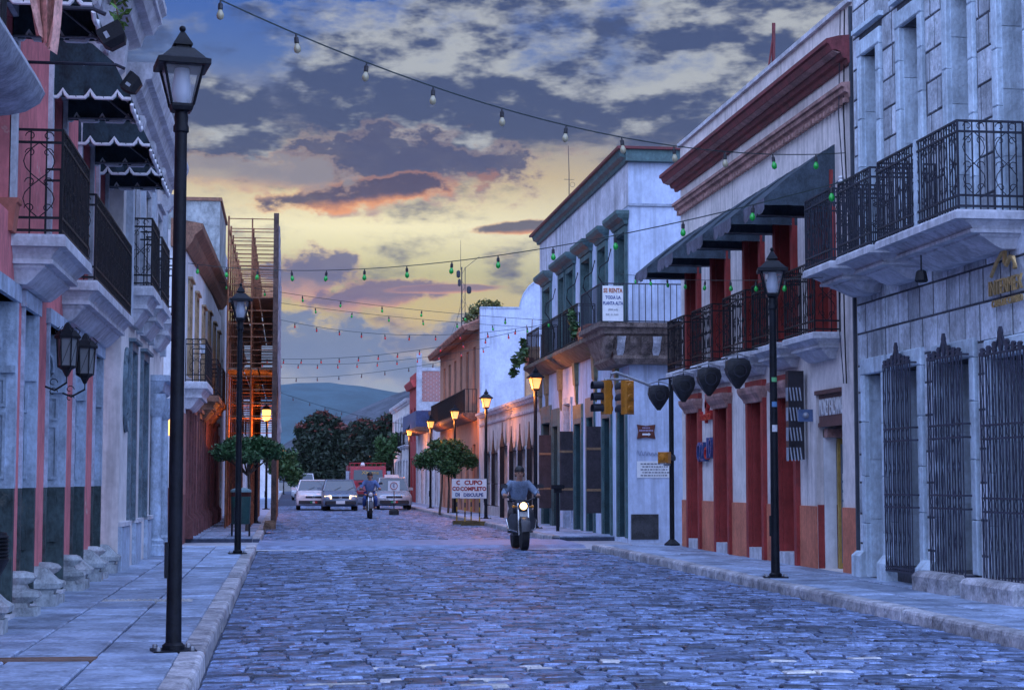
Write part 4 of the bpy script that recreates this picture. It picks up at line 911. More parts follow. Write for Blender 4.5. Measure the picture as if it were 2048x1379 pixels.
b = MB(); rr = random.Random(5)
for k in range(5):
    x = 7.84+.04*(k % 2)
    while x < 8.44: w = rr.uniform(.02, .07); b.box(x, x+w, 38.484, 38.489, 1.77-k*.065, 1.795-k*.065); x += w+.02
b.build('lettering', grey_t, sg)
sg = thing('graffiti', 'dark blue graffiti scrawl above the notice on the corner house', 'graffiti', (7.9, 38.45, 1.95)); b = MB(); pts = []
for k in range(40): pts.append((7.76+k*.017, 38.485, 2.02+.07*math.sin(k*1.3)*(1-k/48)-.0009*k))
b.tube(pts, .007, 4); b.build('paint', mat('graffiti_ink', (.20, .23, .36), .7), sg)
# antenna on the corner house roof
r = thing('roof_antenna', 'thin tall aerial on the corner house roof', 'antenna', (8.2, 50, 8.9)); b = MB(); b.tube([(8.1, 50, 8.85), (8.1, 50, 10.4), (8.08, 50, 11.2)], .018, 5, .007); b.build('mast', iron_grey, r); b = MB(); b.tube([(7.95, 50, 10.2), (8.25, 50, 10.2)], .008, 4); b.ring((8.2, 50, 10.05), .07, .006, 'y'); b.build('element', iron_grey, r)

# ================================================================ right: low house with pointed grilles, red wall behind
pinkish = mat('peach_white_plaster', (.70, .62, .58), .85, .18, 1.6, streak=.7, bump=.2)
g = thing('low_house', 'low single-storey pale house with pointed window grilles next to the corner house', 'building', (XW, 60, 0))
ops = [(53.4, 54.4, .5, 2.4), (55.6, 56.6, .5, 2.4), (57.8, 58.8, .5, 2.4), (60.2, 61.4, .12, 2.6), (63., 64, .5, 2.4), (65.4, 66.4, .5, 2.4)]
wall(XW, -1, 52.52, 69.2, -.1, 4.0, ops, .25, 2.4).build('wall', pinkish, g)
moulding(XW, -1, 52.53, 69.2, [(0, 3.55), (.05, 3.55), (.07, 3.62), (0, 3.66)], trim_stone, g, 'string_course')
moulding(XW, -1, 52.53, 69.2, [(0, 3.86), (.1, 3.86), (.16, 3.96), (.2, 3.97), (.2, 4.05), (-.3, 4.06), (-.3, 4.001), (0, 4.001)], trim_stone, g)
for o in ops:
    door(XW, -1, *o[:4], .2, dark_door, g, (2, 2), 'window', handle=False); surround(XW, -1, *o[:4], .12, .04, trim_stone, g, .0, 'window_surround')
    b = MB(XW, -1); n = 9; yc = (o[0]+o[1])/2
    for i in range(n+1):
        y = o[0]+(o[1]-o[0])*i/n; b.tube([(.15, y, o[2]), (.15, y, o[3]+.1+.7*max(0., 1-abs(y-yc)/(o[1]-o[0])*2)**1.6)], .012, 4)
    for z in (o[2], 1.3, o[3]): b.tube([(0, o[0], z), (.15, o[0], z), (.15, o[1], z), (0, o[1], z)], .02, 4)
    b.loft([[(.13, o[0], o[3]), (.17, o[0], o[3]), (.17, o[1], o[3]), (.13, o[1], o[3])], [(.14, yc-.12, o[3]+.45), (.16, yc-.12, o[3]+.45), (.16, yc+.12, o[3]+.45), (.14, yc+.12, o[3]+.45)], [(.14, yc-.02, o[3]+.85), (.16, yc-.02, o[3]+.85), (.16, yc+.02, o[3]+.85), (.14, yc+.02, o[3]+.85)]])
    b.build('pointed_grille', black_iron, g)
b = MB(); b.box(9.0, 14, 62, 62.3, 4.0, 5.85); b.build('red_upper_wall', mat('red_wall_paint', (.27, .05, .05), .8, .25, 1.5, streak=.4), g); b = MB(); b.box(8.95, 14, 61.95, 62.3, 5.85, 5.95); b.tube([(9.95, 61.9, 4.0), (9.95, 61.9, 5.85)], .05, 6); b.build('gutter', mat('blue_gutter', (.20, .30, .45), .6), g)
b = MB(); b.box(8.45, 8.95, 61.9, 62.3, 4.0, 6.1); b.box(8.4, 9.0, 61.85, 62.35, 6.1, 6.2); b.build('chimney_pier', ochre, g)
rods = MB()
for k in range(6): x = 8.5+k*.17; rods.tube([(x, 62.1+.1*(k % 2), 6.2), (x+.04*math.sin(k), 62.1, 7.0+.25*math.sin(k*2.2))], .018, 4)
rods.build('rebar', brown_wood, g)
# ================================================================ right: orange house with tiled eave
orange_p = mat('peach_orange_plaster', (.50, .27, .18), .85, .15, 1.5, streak=.4, bump=.2)
g = thing('orange_house', 'orange plaster house with tiled eave, dark shutters and white curved side wall', 'building', (XW, 78, 0))
ops = []
for i in range(6): a = 71.+i*2.75; ops += [(a, a+1.1, 4.2, 6.9), (a, a+1.1, .12, 2.9)]
wall(XW, -1, 69.55, 87.7, -.1, 7.6, ops, .25, 4).build('wall', orange_p, g)
for o in ops:
    door(XW, -1, *o[:4], .1, mat('shutter_dark'), g, (2, 3), 'shutter', handle=False)
MB(XW, -1).mould([(.2, 0, 3.85), (.5, 0, 4.0), (.55, 0, 4.08), (.55, 0, 4.16)], 70.4, 87.2).build('balcony_slab', brown_wood, g)
bars(MB(XW, -1), [(.01, 70.45), (.5, 70.45), (.5, 87.1)], 4.16, .95, .16, .012, (.05, 1.)).build('railing', black_iron, g)
tile_m = mat('old_roof_tile', (.30, .14, .10), .85, .4, 4, bump=.5, tint=.25)
MB(XW, -1).prism([(-.3, 7.6), (.25, 7.42), (.5, 7.44), (.5, 7.5), (-.3, 7.85)], 69.5, 87.75).build('eave_board', brown_wood, g)
tm = None
for k in range(60):
    y = 69.7+k*.3; b = MB(XW, -1); b.tube([(-.3, y, 7.90), (.62, y, 7.52)], .13, 6, .15)
    if tm is None: o = b.build('roof_tile', tile_m, g); tm = o
    else: c = tm.copy(); COL.objects.link(c); c.location.y += k*.3
b = MB(); b.loft([[(XW+.3, y, z), (XW+.6, y, z), (XW+.6, y, zz), (XW+.3, y, zz)] for y, z, zz in ((69.6, 7.6, 8.3), (84.5, 7.6, 8.3), (84.55, 7.6, 7.62))]); b.build('parapet', mat('faded_red_plaster', (.42, .20, .19), .85, .2, 1.5, streak=.5), g)
pr_ = [(XW-.0, -.1), (XW-.0, 8.3), (9.2, 8.3), (9.25, 8.55), (9.38, 8.9), (9.6, 9.2), (9.9, 9.45), (10.3, 9.6), (13.5, 9.7), (13.5, -.1)]
b = MB(); b.loft([[(x, y, z) for x, z in pr_] for y in (69.22, 69.54)]); b.build('side_wall', corner_w, g)
b = MB(); b.loft([[(x, y, z+e) for x, z in pr_[1:-1] for e in (0,)]+[(x, y, z+.06) for x, z in pr_[-2:0:-1]] for y in (69.18, 69.58)]); b.build('coping', grey_stone, g)
# ================================================================ right: farther houses
g = plain_house('white_shop', 'low white shop with blue balcony panel past the orange house', XW, -1, 87.8, 103.8, 5.0, white_pl, dark_door, 5, brown_wood, 1)
b = MB(XW, -1); b.mould([(.4, 0, 4.05), (.9, 0, 4.15), (.9, 0, 4.25)], 92, 103); b.build('balcony_slab', brown_wood, g); b = MB(XW, -1); b.box(.84, .9, 92.1, 102.9, 4.25, 5.1); b.box(0, .9, 92.04, 92.1, 4.25, 5.1); b.build('balcony_panel', mat('blue_panel', (.05, .08, .20), .5, .3), g)
brick = bpy.data.materials.new('red_brick'); brick.use_nodes = True; t = brick.node_tree; P = V(t, node(t, 'ShaderNodeNewGeometry').outputs['Position']); sx, sy, sz = sep(t, P)
bt = node(t, 'ShaderNodeTexBrick', {'Vector': comb(t, sx+sy, sz, 0.), 'Color1': (.34, .10, .08, 1), 'Color2': (.25, .08, .07, 1), 'Mortar': (.30, .24, .24, 1), 'Scale': 1., 'Mortar Size': .018, 'Brick Width': .34, 'Row Height': .12}); t.links.new(bt.outputs[0], t.nodes['Principled BSDF'].inputs['Base Color']); MATS['red_brick'] = brick
g = thing('brick_house', 'red brick house with concrete band standing above the white shop', 'building', (XW, 107, 0))
ops = [(105, 106.2, 3.8, 5.8), (107.5, 108.7, 3.8, 5.8), (105, 106.2, .12, 2.8), (107.5, 108.7, .12, 2.8)]
wall(XW, -1, 104., 110, -.1, 7.9, ops, .25, 5).build('wall', mat('bright_red_plaster', (.42, .06, .06), .8, .2), g)
for o in ops: door(XW, -1, *o[:4], .2, dark_door, g, (2, 2), 'window', handle=False)
MB().box(XW+.3, 12.6, 103.92, 104.0, -.1, 5.6).build('brick_wall', brick, g); MB().box(XW+.3, 12.6, 103.92, 104., 6.1, 7.95).build('brick_wall', brick, g)
for z0, z1 in ((5.6, 6.1), (7.95, 8.15)): MB().box(XW+.29, 12.61, 103.88, 104., z0, z1).build('concrete_band', concrete, g)
MB().box(XW-.02, XW+.3, 103.86, 104.02, -.1, 9.0).build('concrete_post', concrete, g)
moulding(XW, -1, 104.05, 110, [(0, 7.0), (.2, 7.0), (.35, 7.3), (.35, 7.4), (0, 7.45)], mat('bright_red_plaster'), g)
plain_house('grey_white_house', 'grey white two-storey house beyond the brick house', XW, -1, 110.2, 128, 6.6, cream, dark_door, 6, trim_stone)

# ================================================================ street lamps
lamp_clear = glass('frosted_lamp_glass', (.50, .56, .66), .35, 1.)
pane_m = glass('lamp_pane', (.55, .58, .62), .08, .22)
def lamp(x, y, H, label, lit=False, gp='four-sided street lamps', rot=8, sticker=False):
    r = thing('street_lamp', label, 'street lamp', (0, 0, 0), gp); a = R(45); k = H-4.68; sq = lambda h, z: (h*1.4142, z)
    b = MB(); b.lathe([(.085, .0), (.085, .05), (.06, .07), (.056, .5), (.052, 2.2+k*.5), (.047, 3.95+k), (.06, 3.96+k), (.06, 4.0+k), (.05, 4.02+k), (.055, 4.07+k), (.045, 4.12+k)], (0, 0, 0), 14); b.build('post', lamp_paint, r, True)
    b = MB(); b.box(-.16, .16, -.16, .16, 0, .018); b.build('base_plate', lamp_paint, r)
    for sx in (-.125, .125):
        for sy in (-.125, .125): MB().lathe([(.02, .015), (.02, .04), (.012, .05)], (sx, sy, 0), 6).build('anchor_bolt', galv, r)
    b = MB(); b.lathe([sq(.05, 4.11+k), sq(.075, 4.12+k), sq(.085, 4.15+k), sq(.085, 4.17+k)], (0, 0, 0), 4, a); base = b.build('lantern_base', lamp_paint, r)
    for i in range(4):
        c, s = math.cos(a+i*math.pi/2)*1.4142, math.sin(a+i*math.pi/2)*1.4142
        MB().tube([(c*.082, s*.082, 4.16+k), (c*.148, s*.148, 4.46+k)], .011, 5).build('frame_bar', lamp_paint, r)
        c2, s2 = math.cos(a+(i+1)*math.pi/2)*1.4142, math.sin(a+(i+1)*math.pi/2)*1.4142
        MB().quad((c*.079, s*.079, 4.17+k), (c2*.079, s2*.079, 4.17+k), (c2*.145, s2*.145, 4.45+k), (c*.145, s*.145, 4.45+k)).build('pane', pane_m if not lit else emit('lit_pane', (1., .27, .02), .42), r)
    b = MB(); b.lathe([sq(.19, 4.455+k), sq(.20, 4.46+k), sq(.20, 4.50+k), sq(.165, 4.515+k), sq(.085, 4.60+k), sq(.08, 4.605+k), sq(.06, 4.605+k)], (0, 0, 0), 4, a); b.build('roof', lamp_paint, r)
    b = MB(); b.lathe([sq(.05, 4.60+k), sq(.05, 4.625+k), sq(.073, 4.63+k), sq(.073, 4.64+k), sq(.02, 4.735+k), sq(.015, 4.74+k)], (0, 0, 0), 4, a); b.ball((0, 0, 4.765+k), .026, 10); b.build('finial', lamp_paint, r, True)
    b = MB(); b.lathe([(.045, 4.17+k), (.06, 4.2+k), (.075, 4.25+k), (.072, 4.32+k), (.06, 4.4+k), (.055, 4.45+k)], (0, 0, 0), 14); b.build('chimney_glass', emit('sodium_lamp', (1., .50, .12), 5.) if lit else lamp_clear, r, True)
    b = MB(); b.box(-.075, -.05, -.03, .03, .55, .82); b.build('hatch', lamp_paint, r)
    r.location = (x, y, .12); r.rotation_euler.z = R(rot)
    if lit:
        L = bpy.data.lights.new('lamp_light', 'POINT'); L.energy = 26; L.color = (1., .30, .05); L.shadow_soft_size = .12
        lo = bpy.data.objects.new('lamp_light', L); COL.objects.link(lo); lo.parent = r; lo.location = (0, 0, 4.30+k)
        # the emitting glass encloses the lamp, so the light sits just below the lantern
        lo.location.z = 4.02+k; lo.location.x = .2 if x < 0 else -.2
    return r
lamp(-.84, 13.5, 4.68, 'tall black street lamp standing in front of the pink and cream houses', rot=10)
lamp(-.86, 31.3, 4.68, 'unlit black street lamp on the left pavement in front of the green litter bin', rot=5)
lamp(-.95, 54.2, 4.5, 'unlit black street lamp beside the clipped tree under the scaffolding', rot=0)
lamp(6.44, 22.7, 4.3, 'unlit dark street lamp with stickers before the red-door house', rot=-12)
lamp(6.7, 47.2, 4.3, 'lit street lamp before the white corner house', True); lamp(6.7, 59.2, 4.3, 'lit street lamp before the low house with pointed grilles', True)
lamp(6.7, 70.4, 4.3, 'lit street lamp by the edge of the orange house', True); lamp(6.7, 82.5, 4.3, 'lit street lamp halfway along the orange house', True)
lamp(6.7, 97, 4.3, 'lit street lamp before the low white shop', True); lamp(6.8, 125, 4.3, 'lit street lamp before the far grey white house', True); lamp(9.0, 196, 4.3, 'lit street lamp in front of the far trees', True)
lamp(-.95, 80, 4.5, 'lit street lamp seen through the scaffolding', True); lamp(-.35, 168, 4.4, 'lit street lamp at the far left end of the street', True)
for z, rr_, c, lb in ((2.10, .045, (.75, .75, .78), 'round white sticker on the right street lamp post'), (2.42, .035, (.10, .22, .40), 'round blue sticker on the right street lamp post'), (2.75, .03, (.12, .40, .16), 'small green sticker high on the right street lamp post')):
    b = MB(); b.loft([[(6.44+.056*math.sin(p)*.98, 22.7-.056*math.cos(p)-.0, z+q) for p in (-.7, -.35, 0, .35, .7)] for q in (-rr_, rr_)], False, False); tag(b.build('sticker', mat('sticker_%.2f' % z, c, .5)), lb, 'sticker')
# small unlit flood on the left of the low house etc.
# ================================================================ traffic lights
amber = mat('signal_yellow', (.46, .17, .01), .45, .2, 5, streak=.2)
def head(x, y, z, rot, label, n=3, vis=True):
    r = thing('traffic_light', label, 'traffic light', (0, 0, 0), 'orange signal heads at the crossing'); h = .225*n
    b = MB(); b.loft([[(-w, d, 0-e), (w, d, 0-e), (w, d, h+e), (-w, d, h+e)] for w, d, e in ((.085, .10, -.02), (.115, .06, 0), (.115, -.06, 0), (.105, -.08, -.01))]); b.build('housing', amber, r)
    for k in range(n):
        zc = .1125+.225*k
        b = MB(); b.lathe([(.08, 0), (.06, .03), (.001, .045)], (0, 0, 0), 10); o = b.build('rear_dome', amber, r, True); o.rotation_euler.x = R(-90); o.location = (0, .095, zc)
        b = MB(); pts = [(.10*math.cos(R(q)), .10*math.sin(R(q))) for q in range(-30, 211, 24)]
        b.loft([[(px, -.08, zc+pz) for px, pz in pts], [(px*1.02, -.30, zc+pz*1.02-.01) for px, pz in pts]], False, False); b.loft([[(px*.96, -.08, zc+pz*.96) for px, pz in pts], [(px*.98, -.30, zc+pz*.98-.01) for px, pz in pts]], False, False)
        b.build('visor', mat('visor_black', (.018, .02, .03), .5), r)
        b = MB(); b.lathe([(.085, 0), (.05, .015), (.001, .02)], (0, 0, 0), 10); o = b.build('lens', glass('lens_%d' % k, ((.02, .16, .06), (.25, .14, .02), (.22, .02, .02))[k], .2), r); o.rotation_euler.x = R(90); o.location = (0, -.075, zc)
    r.location = (x, y, z); r.rotation_euler.z = R(rot); return r
head(6.28, 34.2, 2.72, -80, 'orange traffic light turned sideways showing its black visors'); head(6.72, 34.25, 2.72, -155, 'orange traffic light showing its ribbed back beside the hooded spotlights')
r = thing('signal_mast', 'black signal pole with curved grey arm at the crossing corner', 'pole', (7.62, 34.3, .12)); b = MB()
b.tube([(7.62, 34.3, .12), (7.62, 34.3, 3.7)], .05, 10); b.build('pole', lamp_paint, r, True)
b = MB(); b.lathe([(.16, 0), (.16, .03), (.09, .09), (.06, .12)], (7.62, 34.3, .12), 10); b.build('base', lamp_paint, r)
b = MB(); b.tube([(7.62, 34.3, 3.1), (7.1, 34.3, 3.34), (6.62, 34.3, 3.52), (6.5, 34.3, 3.56), (6.4, 34.3, 3.53), (6.38, 34.3, 3.42)], .03, 8); b.tube([(6.25, 34.25, 3.42), (6.75, 34.25, 3.42)], .024, 8); b.tube([(6.28, 34.22, 3.42), (6.28, 34.2, 3.38)], .02, 6); b.tube([(6.72, 34.25, 3.42), (6.72, 34.25, 3.38)], .02, 6); b.build('arm', galv, r, True)
head(7.44, 34.15, 1.75, 140, 'small orange pedestrian signal on the signal pole', 1)
b = MB(); b.tube([(7.62, 34.3, 1.72), (7.44, 34.18, 1.72), (7.44, 34.15, 1.76)], .02, 6); b.build('pedestrian_bracket', galv, r)
# ================================================================ bins, posts, signs
r = thing('litter_bin', 'dark green hanging litter bin on the left pavement behind the second lamp', 'bin', (-1.07, 41.2, .12)); b = MB()
def oval(cx, cy, rx, ry, z, n=14): return [(cx+rx*math.cos(2*math.pi*i/n), cy+ry*math.sin(2*math.pi*i/n), z) for i in range(n)]
b.loft([oval(-1.07, 41.2, .19, .15, .40), oval(-1.07, 41.2, .21, .16, .42), oval(-1.07, 41.2, .235, .18, 1.02), oval(-1.07, 41.2, .235, .18, 1.04)]); b.build('drum', mat('bin_green', (.02, .07, .065), .45, .25, 5, streak=.3), r, True)
b = MB(); b.loft([oval(-1.07, 41.2, .245, .19, 1.14), oval(-1.07, 41.2, .24, .19, 1.19), oval(-1.07, 41.2, .12, .1, 1.24)]); b.build('lid', mat('bin_lid', (.16, .26, .28), .45), r, True)
for sx in (-.2, .2): b = MB(); b.tube([(-1.07+sx, 41.3, .12), (-1.07+sx, 41.3, 1.16)], .022, 6); b.build('leg', lamp_paint, r)
b = MB(); b.box(-1.27, -.87, 41.22, 41.32, 1.02, 1.14); b.build('slot_back', red_dark, r)
r = thing('litter_basket', 'black ribbed litter basket at the foot of the pink house', 'bin', (-2.31, 13.7, .5)); b = MB(); pf = [(.05, 0), (.10, .04), (.15, .16), (.20, .26), (.22, .30)]
for k in range(7): pf += [(.225, .31+k*.028), (.205, .322+k*.028)]
b.lathe(pf+[(.2, .51), (.18, .51), (.15, .35), (.001, .3)], (-2.31, 13.7, .5), 16); b.build('basket', black_iron, r, True); b = MB(); b.tube([(-2.31, 13.7, .1), (-2.31, 13.7, .52)], .03, 8); b.build('stem', black_iron, r)
r = thing('parking_post', 'black post with flat T-shaped head on the right pavement before the corner house', 'post', (6.83, 44.1, .12)); b = MB(); b.tube([(6.83, 44.1, .12), (6.83, 44.1, 1.2)], .045, 8); b.build('post', lamp_paint, r); b = MB(); b.cbox(6.66, 7.0, 44.0, 44.2, 1.2, 1.30, .02); b.box(6.73, 6.93, 44.04, 44.16, 1.1, 1.2); b.build('head', lamp_paint, r)
red_ink = mat('red_ink', (.35, .02, .02), .6, .15)
def cupo(x, y, label):
    r = thing('parking_sign', label, 'sign', (x, y, 0), 'car park full signs'); z = camber(x)
    b = MB(); b.box(x-.42, x+.42, y-.012, y+.012, .86, 1.46); b.build('board', mat('white_board'), r)
    b = MB(); b.box(x-.43, x+.43, y-.014, y+.014, 1.46, 1.475); b.box(x-.43, x+.43, y-.014, y+.014, .845, .86); b.build('edge', galv, r)
    text('CUPO', .19, (x, y-.016, 1.34), FACE_CAM, red_ink, r, ext=.002, xs=1.1, bold=.008); text('COMPLETO', .17, (x, y-.016, 1.15), FACE_CAM, red_ink, r, ext=.002, xs=.92, bold=.008); text('DISCULPE', .15, (x, y-.016, .96), FACE_CAM, blue_t, r, ext=.002, xs=.95, bold=.006)
    ym = mat('hazard_yellow', (.50, .30, .02), .5, .2); bk = mat('sign_black')
    for sx in (-.26, .2):
        for k in range(5): b = MB(); b.tube([(x+sx, y, z+.12+.15*k), (x+sx, y, min(.86, z+.27+.15*k))], .022, 6); b.build('leg_band', ym if k % 2 == 0 else bk, r)
    b = MB(); b.cbox(x-.38, x+.40, y-.16, y+.16, z, z+.13, .03); b.build('base', mat('hazard_dark', (.12, .09, .03), .6, .4, 5), r)
cupo(5.78, 54.6, 'white CUPO COMPLETO DISCULPE sign in front of its twin by the right kerb'); cupo(5.62, 55.6, 'white CUPO COMPLETO sign half hidden behind its twin by the kerb')
r = thing('no_parking_sign', 'small white portable sign with red E standing in the road', 'sign', (4.26, 70.5, 0)); z = camber(4.26)
b = MB(); b.box(4.02, 4.48, 70.49, 70.51, 1.0, 1.40); b.build('board', mat('white_board'), r); b = MB(); b.ring((4.25, 70.48, 1.2), .14, .018, 'y', 16); b.build('ring', red_ink, r); text('E', .2, (4.25, 70.48, 1.2), FACE_CAM, blue_t, r, ext=.002)
b = MB(); b.tube([(4.26, 70.52, z), (4.26, 70.52, 1.0)], .02, 6); b.build('post', black_iron, r); b = MB(); b.lathe([(.2, 0), (.2, .16), (.16, .22), (.05, .24)], (4.26, 70.52, z), 10); b.build('weight', mat('rubber', (.03, .03, .035), .8), r)

# ================================================================ scaffolding
g = thing('scaffolding', 'tall rusty tube scaffolding over the left pavement with a sheeted street side', 'scaffolding', (-1, 48, .12))
rust = mat('rusty_tube', (.30, .12, .06), .6, .4, 5, bump=.2, metal=.2); planks = mat('scaffold_plank', (.24, .15, .10), .85, .4, 4, bump=.4)
xs = (-1.66, -1.02, -.36); ytop = 8.58
for fi in range(10):
    y = 48+fi*1.9
    hgt = ytop if fi < 10 else 6
    for x in xs: MB().tube([(x, y, .12), (x, y, hgt+(.05 if x != -1.02 else 0))], .028 if x != -1.02 else .022, 5).build('standard', rust, g)
    b = MB()
    for k in range(int((hgt-.6)/.36)):
        z = hgt-.02-k*.36
        if z > 3.0 or (fi % 3 == 2 and z > 2.4): b.tube([(xs[0], y, z), (xs[2], y, z)], .017, 4)
    b.build('rung_set', rust, g)
for x in xs:
    for z in (2.5, 4.4, 6.3, 8.3): MB().tube([(x, 48, z), (x, 65.1, z)], .022, 5).build('ledger', rust, g)
for z in (2.5, 4.4, 6.35):
    for k in range(3): MB().box(xs[0]+.02+k*.42, xs[0]+.40+k*.42, 48.05, 65, z+.025, z+.07).build('plank', planks, g)
for fi in range(0, 9, 2):
    y = 48+fi*1.9
    for z in (.2, 4.4): MB().tube([(xs[0], y, z), (xs[0], y+1.9, z+2.)], .017, 4).build('brace', rust, g)
sheet = mat('scaffold_sheet', (.30, .31, .38), .7, .45, 2.2, streak=.7, bump=.5, bscale=3, second=(.62, .64, .68), cover=.55)
b = MB(); rows = []
for j in range(24):
    z = 2.55+(8.45-2.55)*j/23; rows.append([(-.325+.035*math.sin(i*1.1+z*.7)+.02*math.sin(i*2.3+z*2), 48.1+17*i/40, z) for i in range(41)])
b.loft(rows, False, False); b.loft([[(q[0]+.012, q[1], q[2]) for q in rw] for rw in rows], False, False); b.build('sheet', sheet, g, True)
b = MB(); b.box(-.44, -.30, 47.9, 48.05, .12, 8.72); b.build('corner_post', mat('dark_timber', (.10, .06, .05), .8, .4, 5), g)
# a lit lantern hung inside the scaffolding
lr = thing('work_lantern', 'lit amber lantern hung inside the scaffolding', 'lantern', (-.6, 49.2, 3.2)); b = MB(); b.lathe([(.05, 0), (.10, .04), (.12, .28), (.10, .3)], (-.6, 49.2, 3.08), 8); b.build('glass', emit('work_lamp_glass', (1., .42, .08), .9), lr)
b = MB(); b.lathe([(.15, .3), (.06, .4), (.01, .44)], (-.6, 49.2, 3.08), 8); b.tube([(-.6, 49.2, 3.5), (-.6, 49.2, 4.4)], .008, 4); b.build('cap', black_iron, lr)
Lw = bpy.data.lights.new('lamp_light', 'POINT'); Lw.energy = 22; Lw.color = (1., .30, .06); Lw.shadow_soft_size = .1; lo = bpy.data.objects.new('lamp_light', Lw); COL.objects.link(lo); lo.parent = lr; lo.location = (-.15, .25, -.3)
# hoarding and red panels under it
for k, y in enumerate((50, 54, 58)):
    MB().box(-1.72, -1.68, y, y+2.2, .12, 2.3).build('hoarding_panel', mat('red_board', (.32, .05, .04), .7, .3, 3), g)
b = MB(); b.box(-.62, -.42, 46.6, 47.9, .13, .22); b.box(-.60, -.44, 46.7, 47.8, .22, .30); b.box(-.58, -.30, 46.9, 47.0, .13, .36); tag(b.build('timber_pile', planks), 'small pile of brown timber at the foot of the scaffolding', 'timber')

# ================================================================ trees and plants
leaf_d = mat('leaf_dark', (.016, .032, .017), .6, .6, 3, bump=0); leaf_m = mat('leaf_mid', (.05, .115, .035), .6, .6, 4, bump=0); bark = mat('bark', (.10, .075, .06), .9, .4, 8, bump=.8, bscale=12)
flower = mat('flame_flower', (.16, .04, .03), .6, .5, 3, bump=0)
def tree(name, label, x, y, clumps, s, n, lm, trunk, seed, gp=None, fl=0):
    r = thing(name, label, 'tree', (x, y, 0), gp); rr = random.Random(seed); b = MB(); w = MB()
    top = max(c[2] for c in clumps)
    for tx, ty, r0 in trunk:
        w.tube([(x+tx, y+ty, .05), (x+tx*.8+.05, y+ty*.8, clumps[0][2]*.45), (x+tx*.5, y+ty*.5, clumps[0][2])], r0, 7, r0*.5)
    for c in clumps:
        w.tube([(x+trunk[0][0]*.5, y+trunk[0][1]*.5, clumps[0][2]*.7), (x+c[0]*.6, y+c[1]*.6, c[2]*.9), (x+c[0], y+c[1], c[2])], trunk[0][2]*.4, 5, .02)
        leaves(b, x+c[0], y+c[1], c[2], c[3], c[3], c[4], int(n*c[3]*c[4]), s, rr, .3)
    b.build('crown', lm, r); w.build('trunk', bark, r, True)
    if fl:
        f = MB()
        for c in clumps:
            if c[2] > top-2.6: leaves(f, x+c[0], y+c[1]-.4, c[2]+c[4]*.5, c[3]*.95, c[3]*.95, c[4]*.55, fl, s*.8, rr)
        f.build('blossom', flower, r)
    return r
cl = [(-.0, 0, 2.2, .55, .32), (-.5, .0, 2.16, .5, .3), (.5, 0, 2.2, .48, .3), (-.25, .2, 2.35, .45, .25), (.3, .1, 2.38, .4, .22), (-.7, .1, 2.1, .3, .22), (.72, 0, 2.12, .28, .22), (0, -.3, 2.05, .5, .26)]
tree('clipped_tree', 'small clipped round tree on the left pavement before the scaffolding', -1.02, 45.6, cl, .055, 8500, mat('leaf_laurel', (.045, .12, .045), .5, .6, 6, bump=0), [(0, 0, .06)], 1)
cl = [(0, 0, 2.5, .75, .6), (-.6, 0, 2.3, .7, .5), (.65, 0, 2.35, .65, .5), (-.2, .2, 2.85, .6, .35), (.4, .1, 2.8, .5, .35), (-1., 0, 2.15, .4, .4), (1., 0, 2.2, .4, .4), (0, -.4, 2.0, .6, .35), (.2, -.3, 1.85, .45, .35)]
tree('clipped_tree', 'bushy clipped tree with thin stems beside the car park full signs', 6.3, 70, cl, .075, 2900, leaf_m, [(-.25, 0, .05), (.1, 0, .05), (.3, .1, .045)], 2)
cl = [(0, 0, 2.3, .8, .7), (.5, 0, 1.9, .7, .6), (-.3, 0, 2.7, .6, .6), (.6, .2, 2.6, .5, .5), (.9, -.2, 1.5, .5, .5)]
tree('street_tree', 'green street tree overhanging the left kerb by the white car', -.9+.35, 98, cl, .14, 1000, leaf_m, [(-.3, 0, .08)], 3, 'street trees far along the pavements')
tree('street_tree', 'green street tree farther along the left pavement', -.6, 122, [(q[0]*1.4, q[1], q[2]*1.1+.3, q[3]*1.2, q[4]*1.2) for q in cl], .16, 700, leaf_m, [(-.2, 0, .1)], 4, 'street trees far along the pavements')
tree('street_tree', 'green street tree before the far houses on the right pavement', 6.9, 118, [(q[0]*-1.1, q[1], q[2]*1.35+.4, q[3]*1.1, q[4]*1.2) for q in cl], .16, 700, leaf_m, [(.2, 0, .1)], 5, 'street trees far along the pavements')
rr = random.Random(9)
cl = [(0, 0, 6, 2.2, 2.), (-1.6, 0, 5.4, 1.7, 1.8), (1.6, 0, 5.6, 1.7, 1.8), (-.6, .5, 7.6, 1.8, 1.3), (.9, .3, 7.8, 1.6, 1.1), (-2.2, 0, 7.0, 1., .9), (2.2, 0, 7.0, 1., .9), (0, -.6, 3.8, 2.2, 1.6), (-1.9, 0, 3.4, 1.2, 1.4), (1.9, 0, 3.4, 1.4, 1.4), (0, 0, 8.5, 1.2, .75), (0, -.5, 1.9, 2.4, 1.1), (2.4, -.3, 1.8, 1.4, 1.1), (-2.2, -.3, 1.8, 1., 1.)]
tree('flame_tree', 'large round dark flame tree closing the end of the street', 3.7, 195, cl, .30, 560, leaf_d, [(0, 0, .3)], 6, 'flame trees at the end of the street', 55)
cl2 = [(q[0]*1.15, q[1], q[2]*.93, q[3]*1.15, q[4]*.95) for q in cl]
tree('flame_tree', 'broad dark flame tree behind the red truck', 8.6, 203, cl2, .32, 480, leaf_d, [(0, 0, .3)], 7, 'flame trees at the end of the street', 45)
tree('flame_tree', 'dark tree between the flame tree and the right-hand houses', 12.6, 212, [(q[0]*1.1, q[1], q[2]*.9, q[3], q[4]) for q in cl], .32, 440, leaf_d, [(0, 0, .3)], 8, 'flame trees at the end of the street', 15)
tree('flame_tree', 'dark spreading tree past the grey white house on the right', 8.9, 146, [(q[0]*.9, q[1], q[2]*.78, q[3]*.9, q[4]*.8) for q in cl], .26, 560, leaf_d, [(0, 0, .25)], 15, 'flame trees at the end of the street', 12)
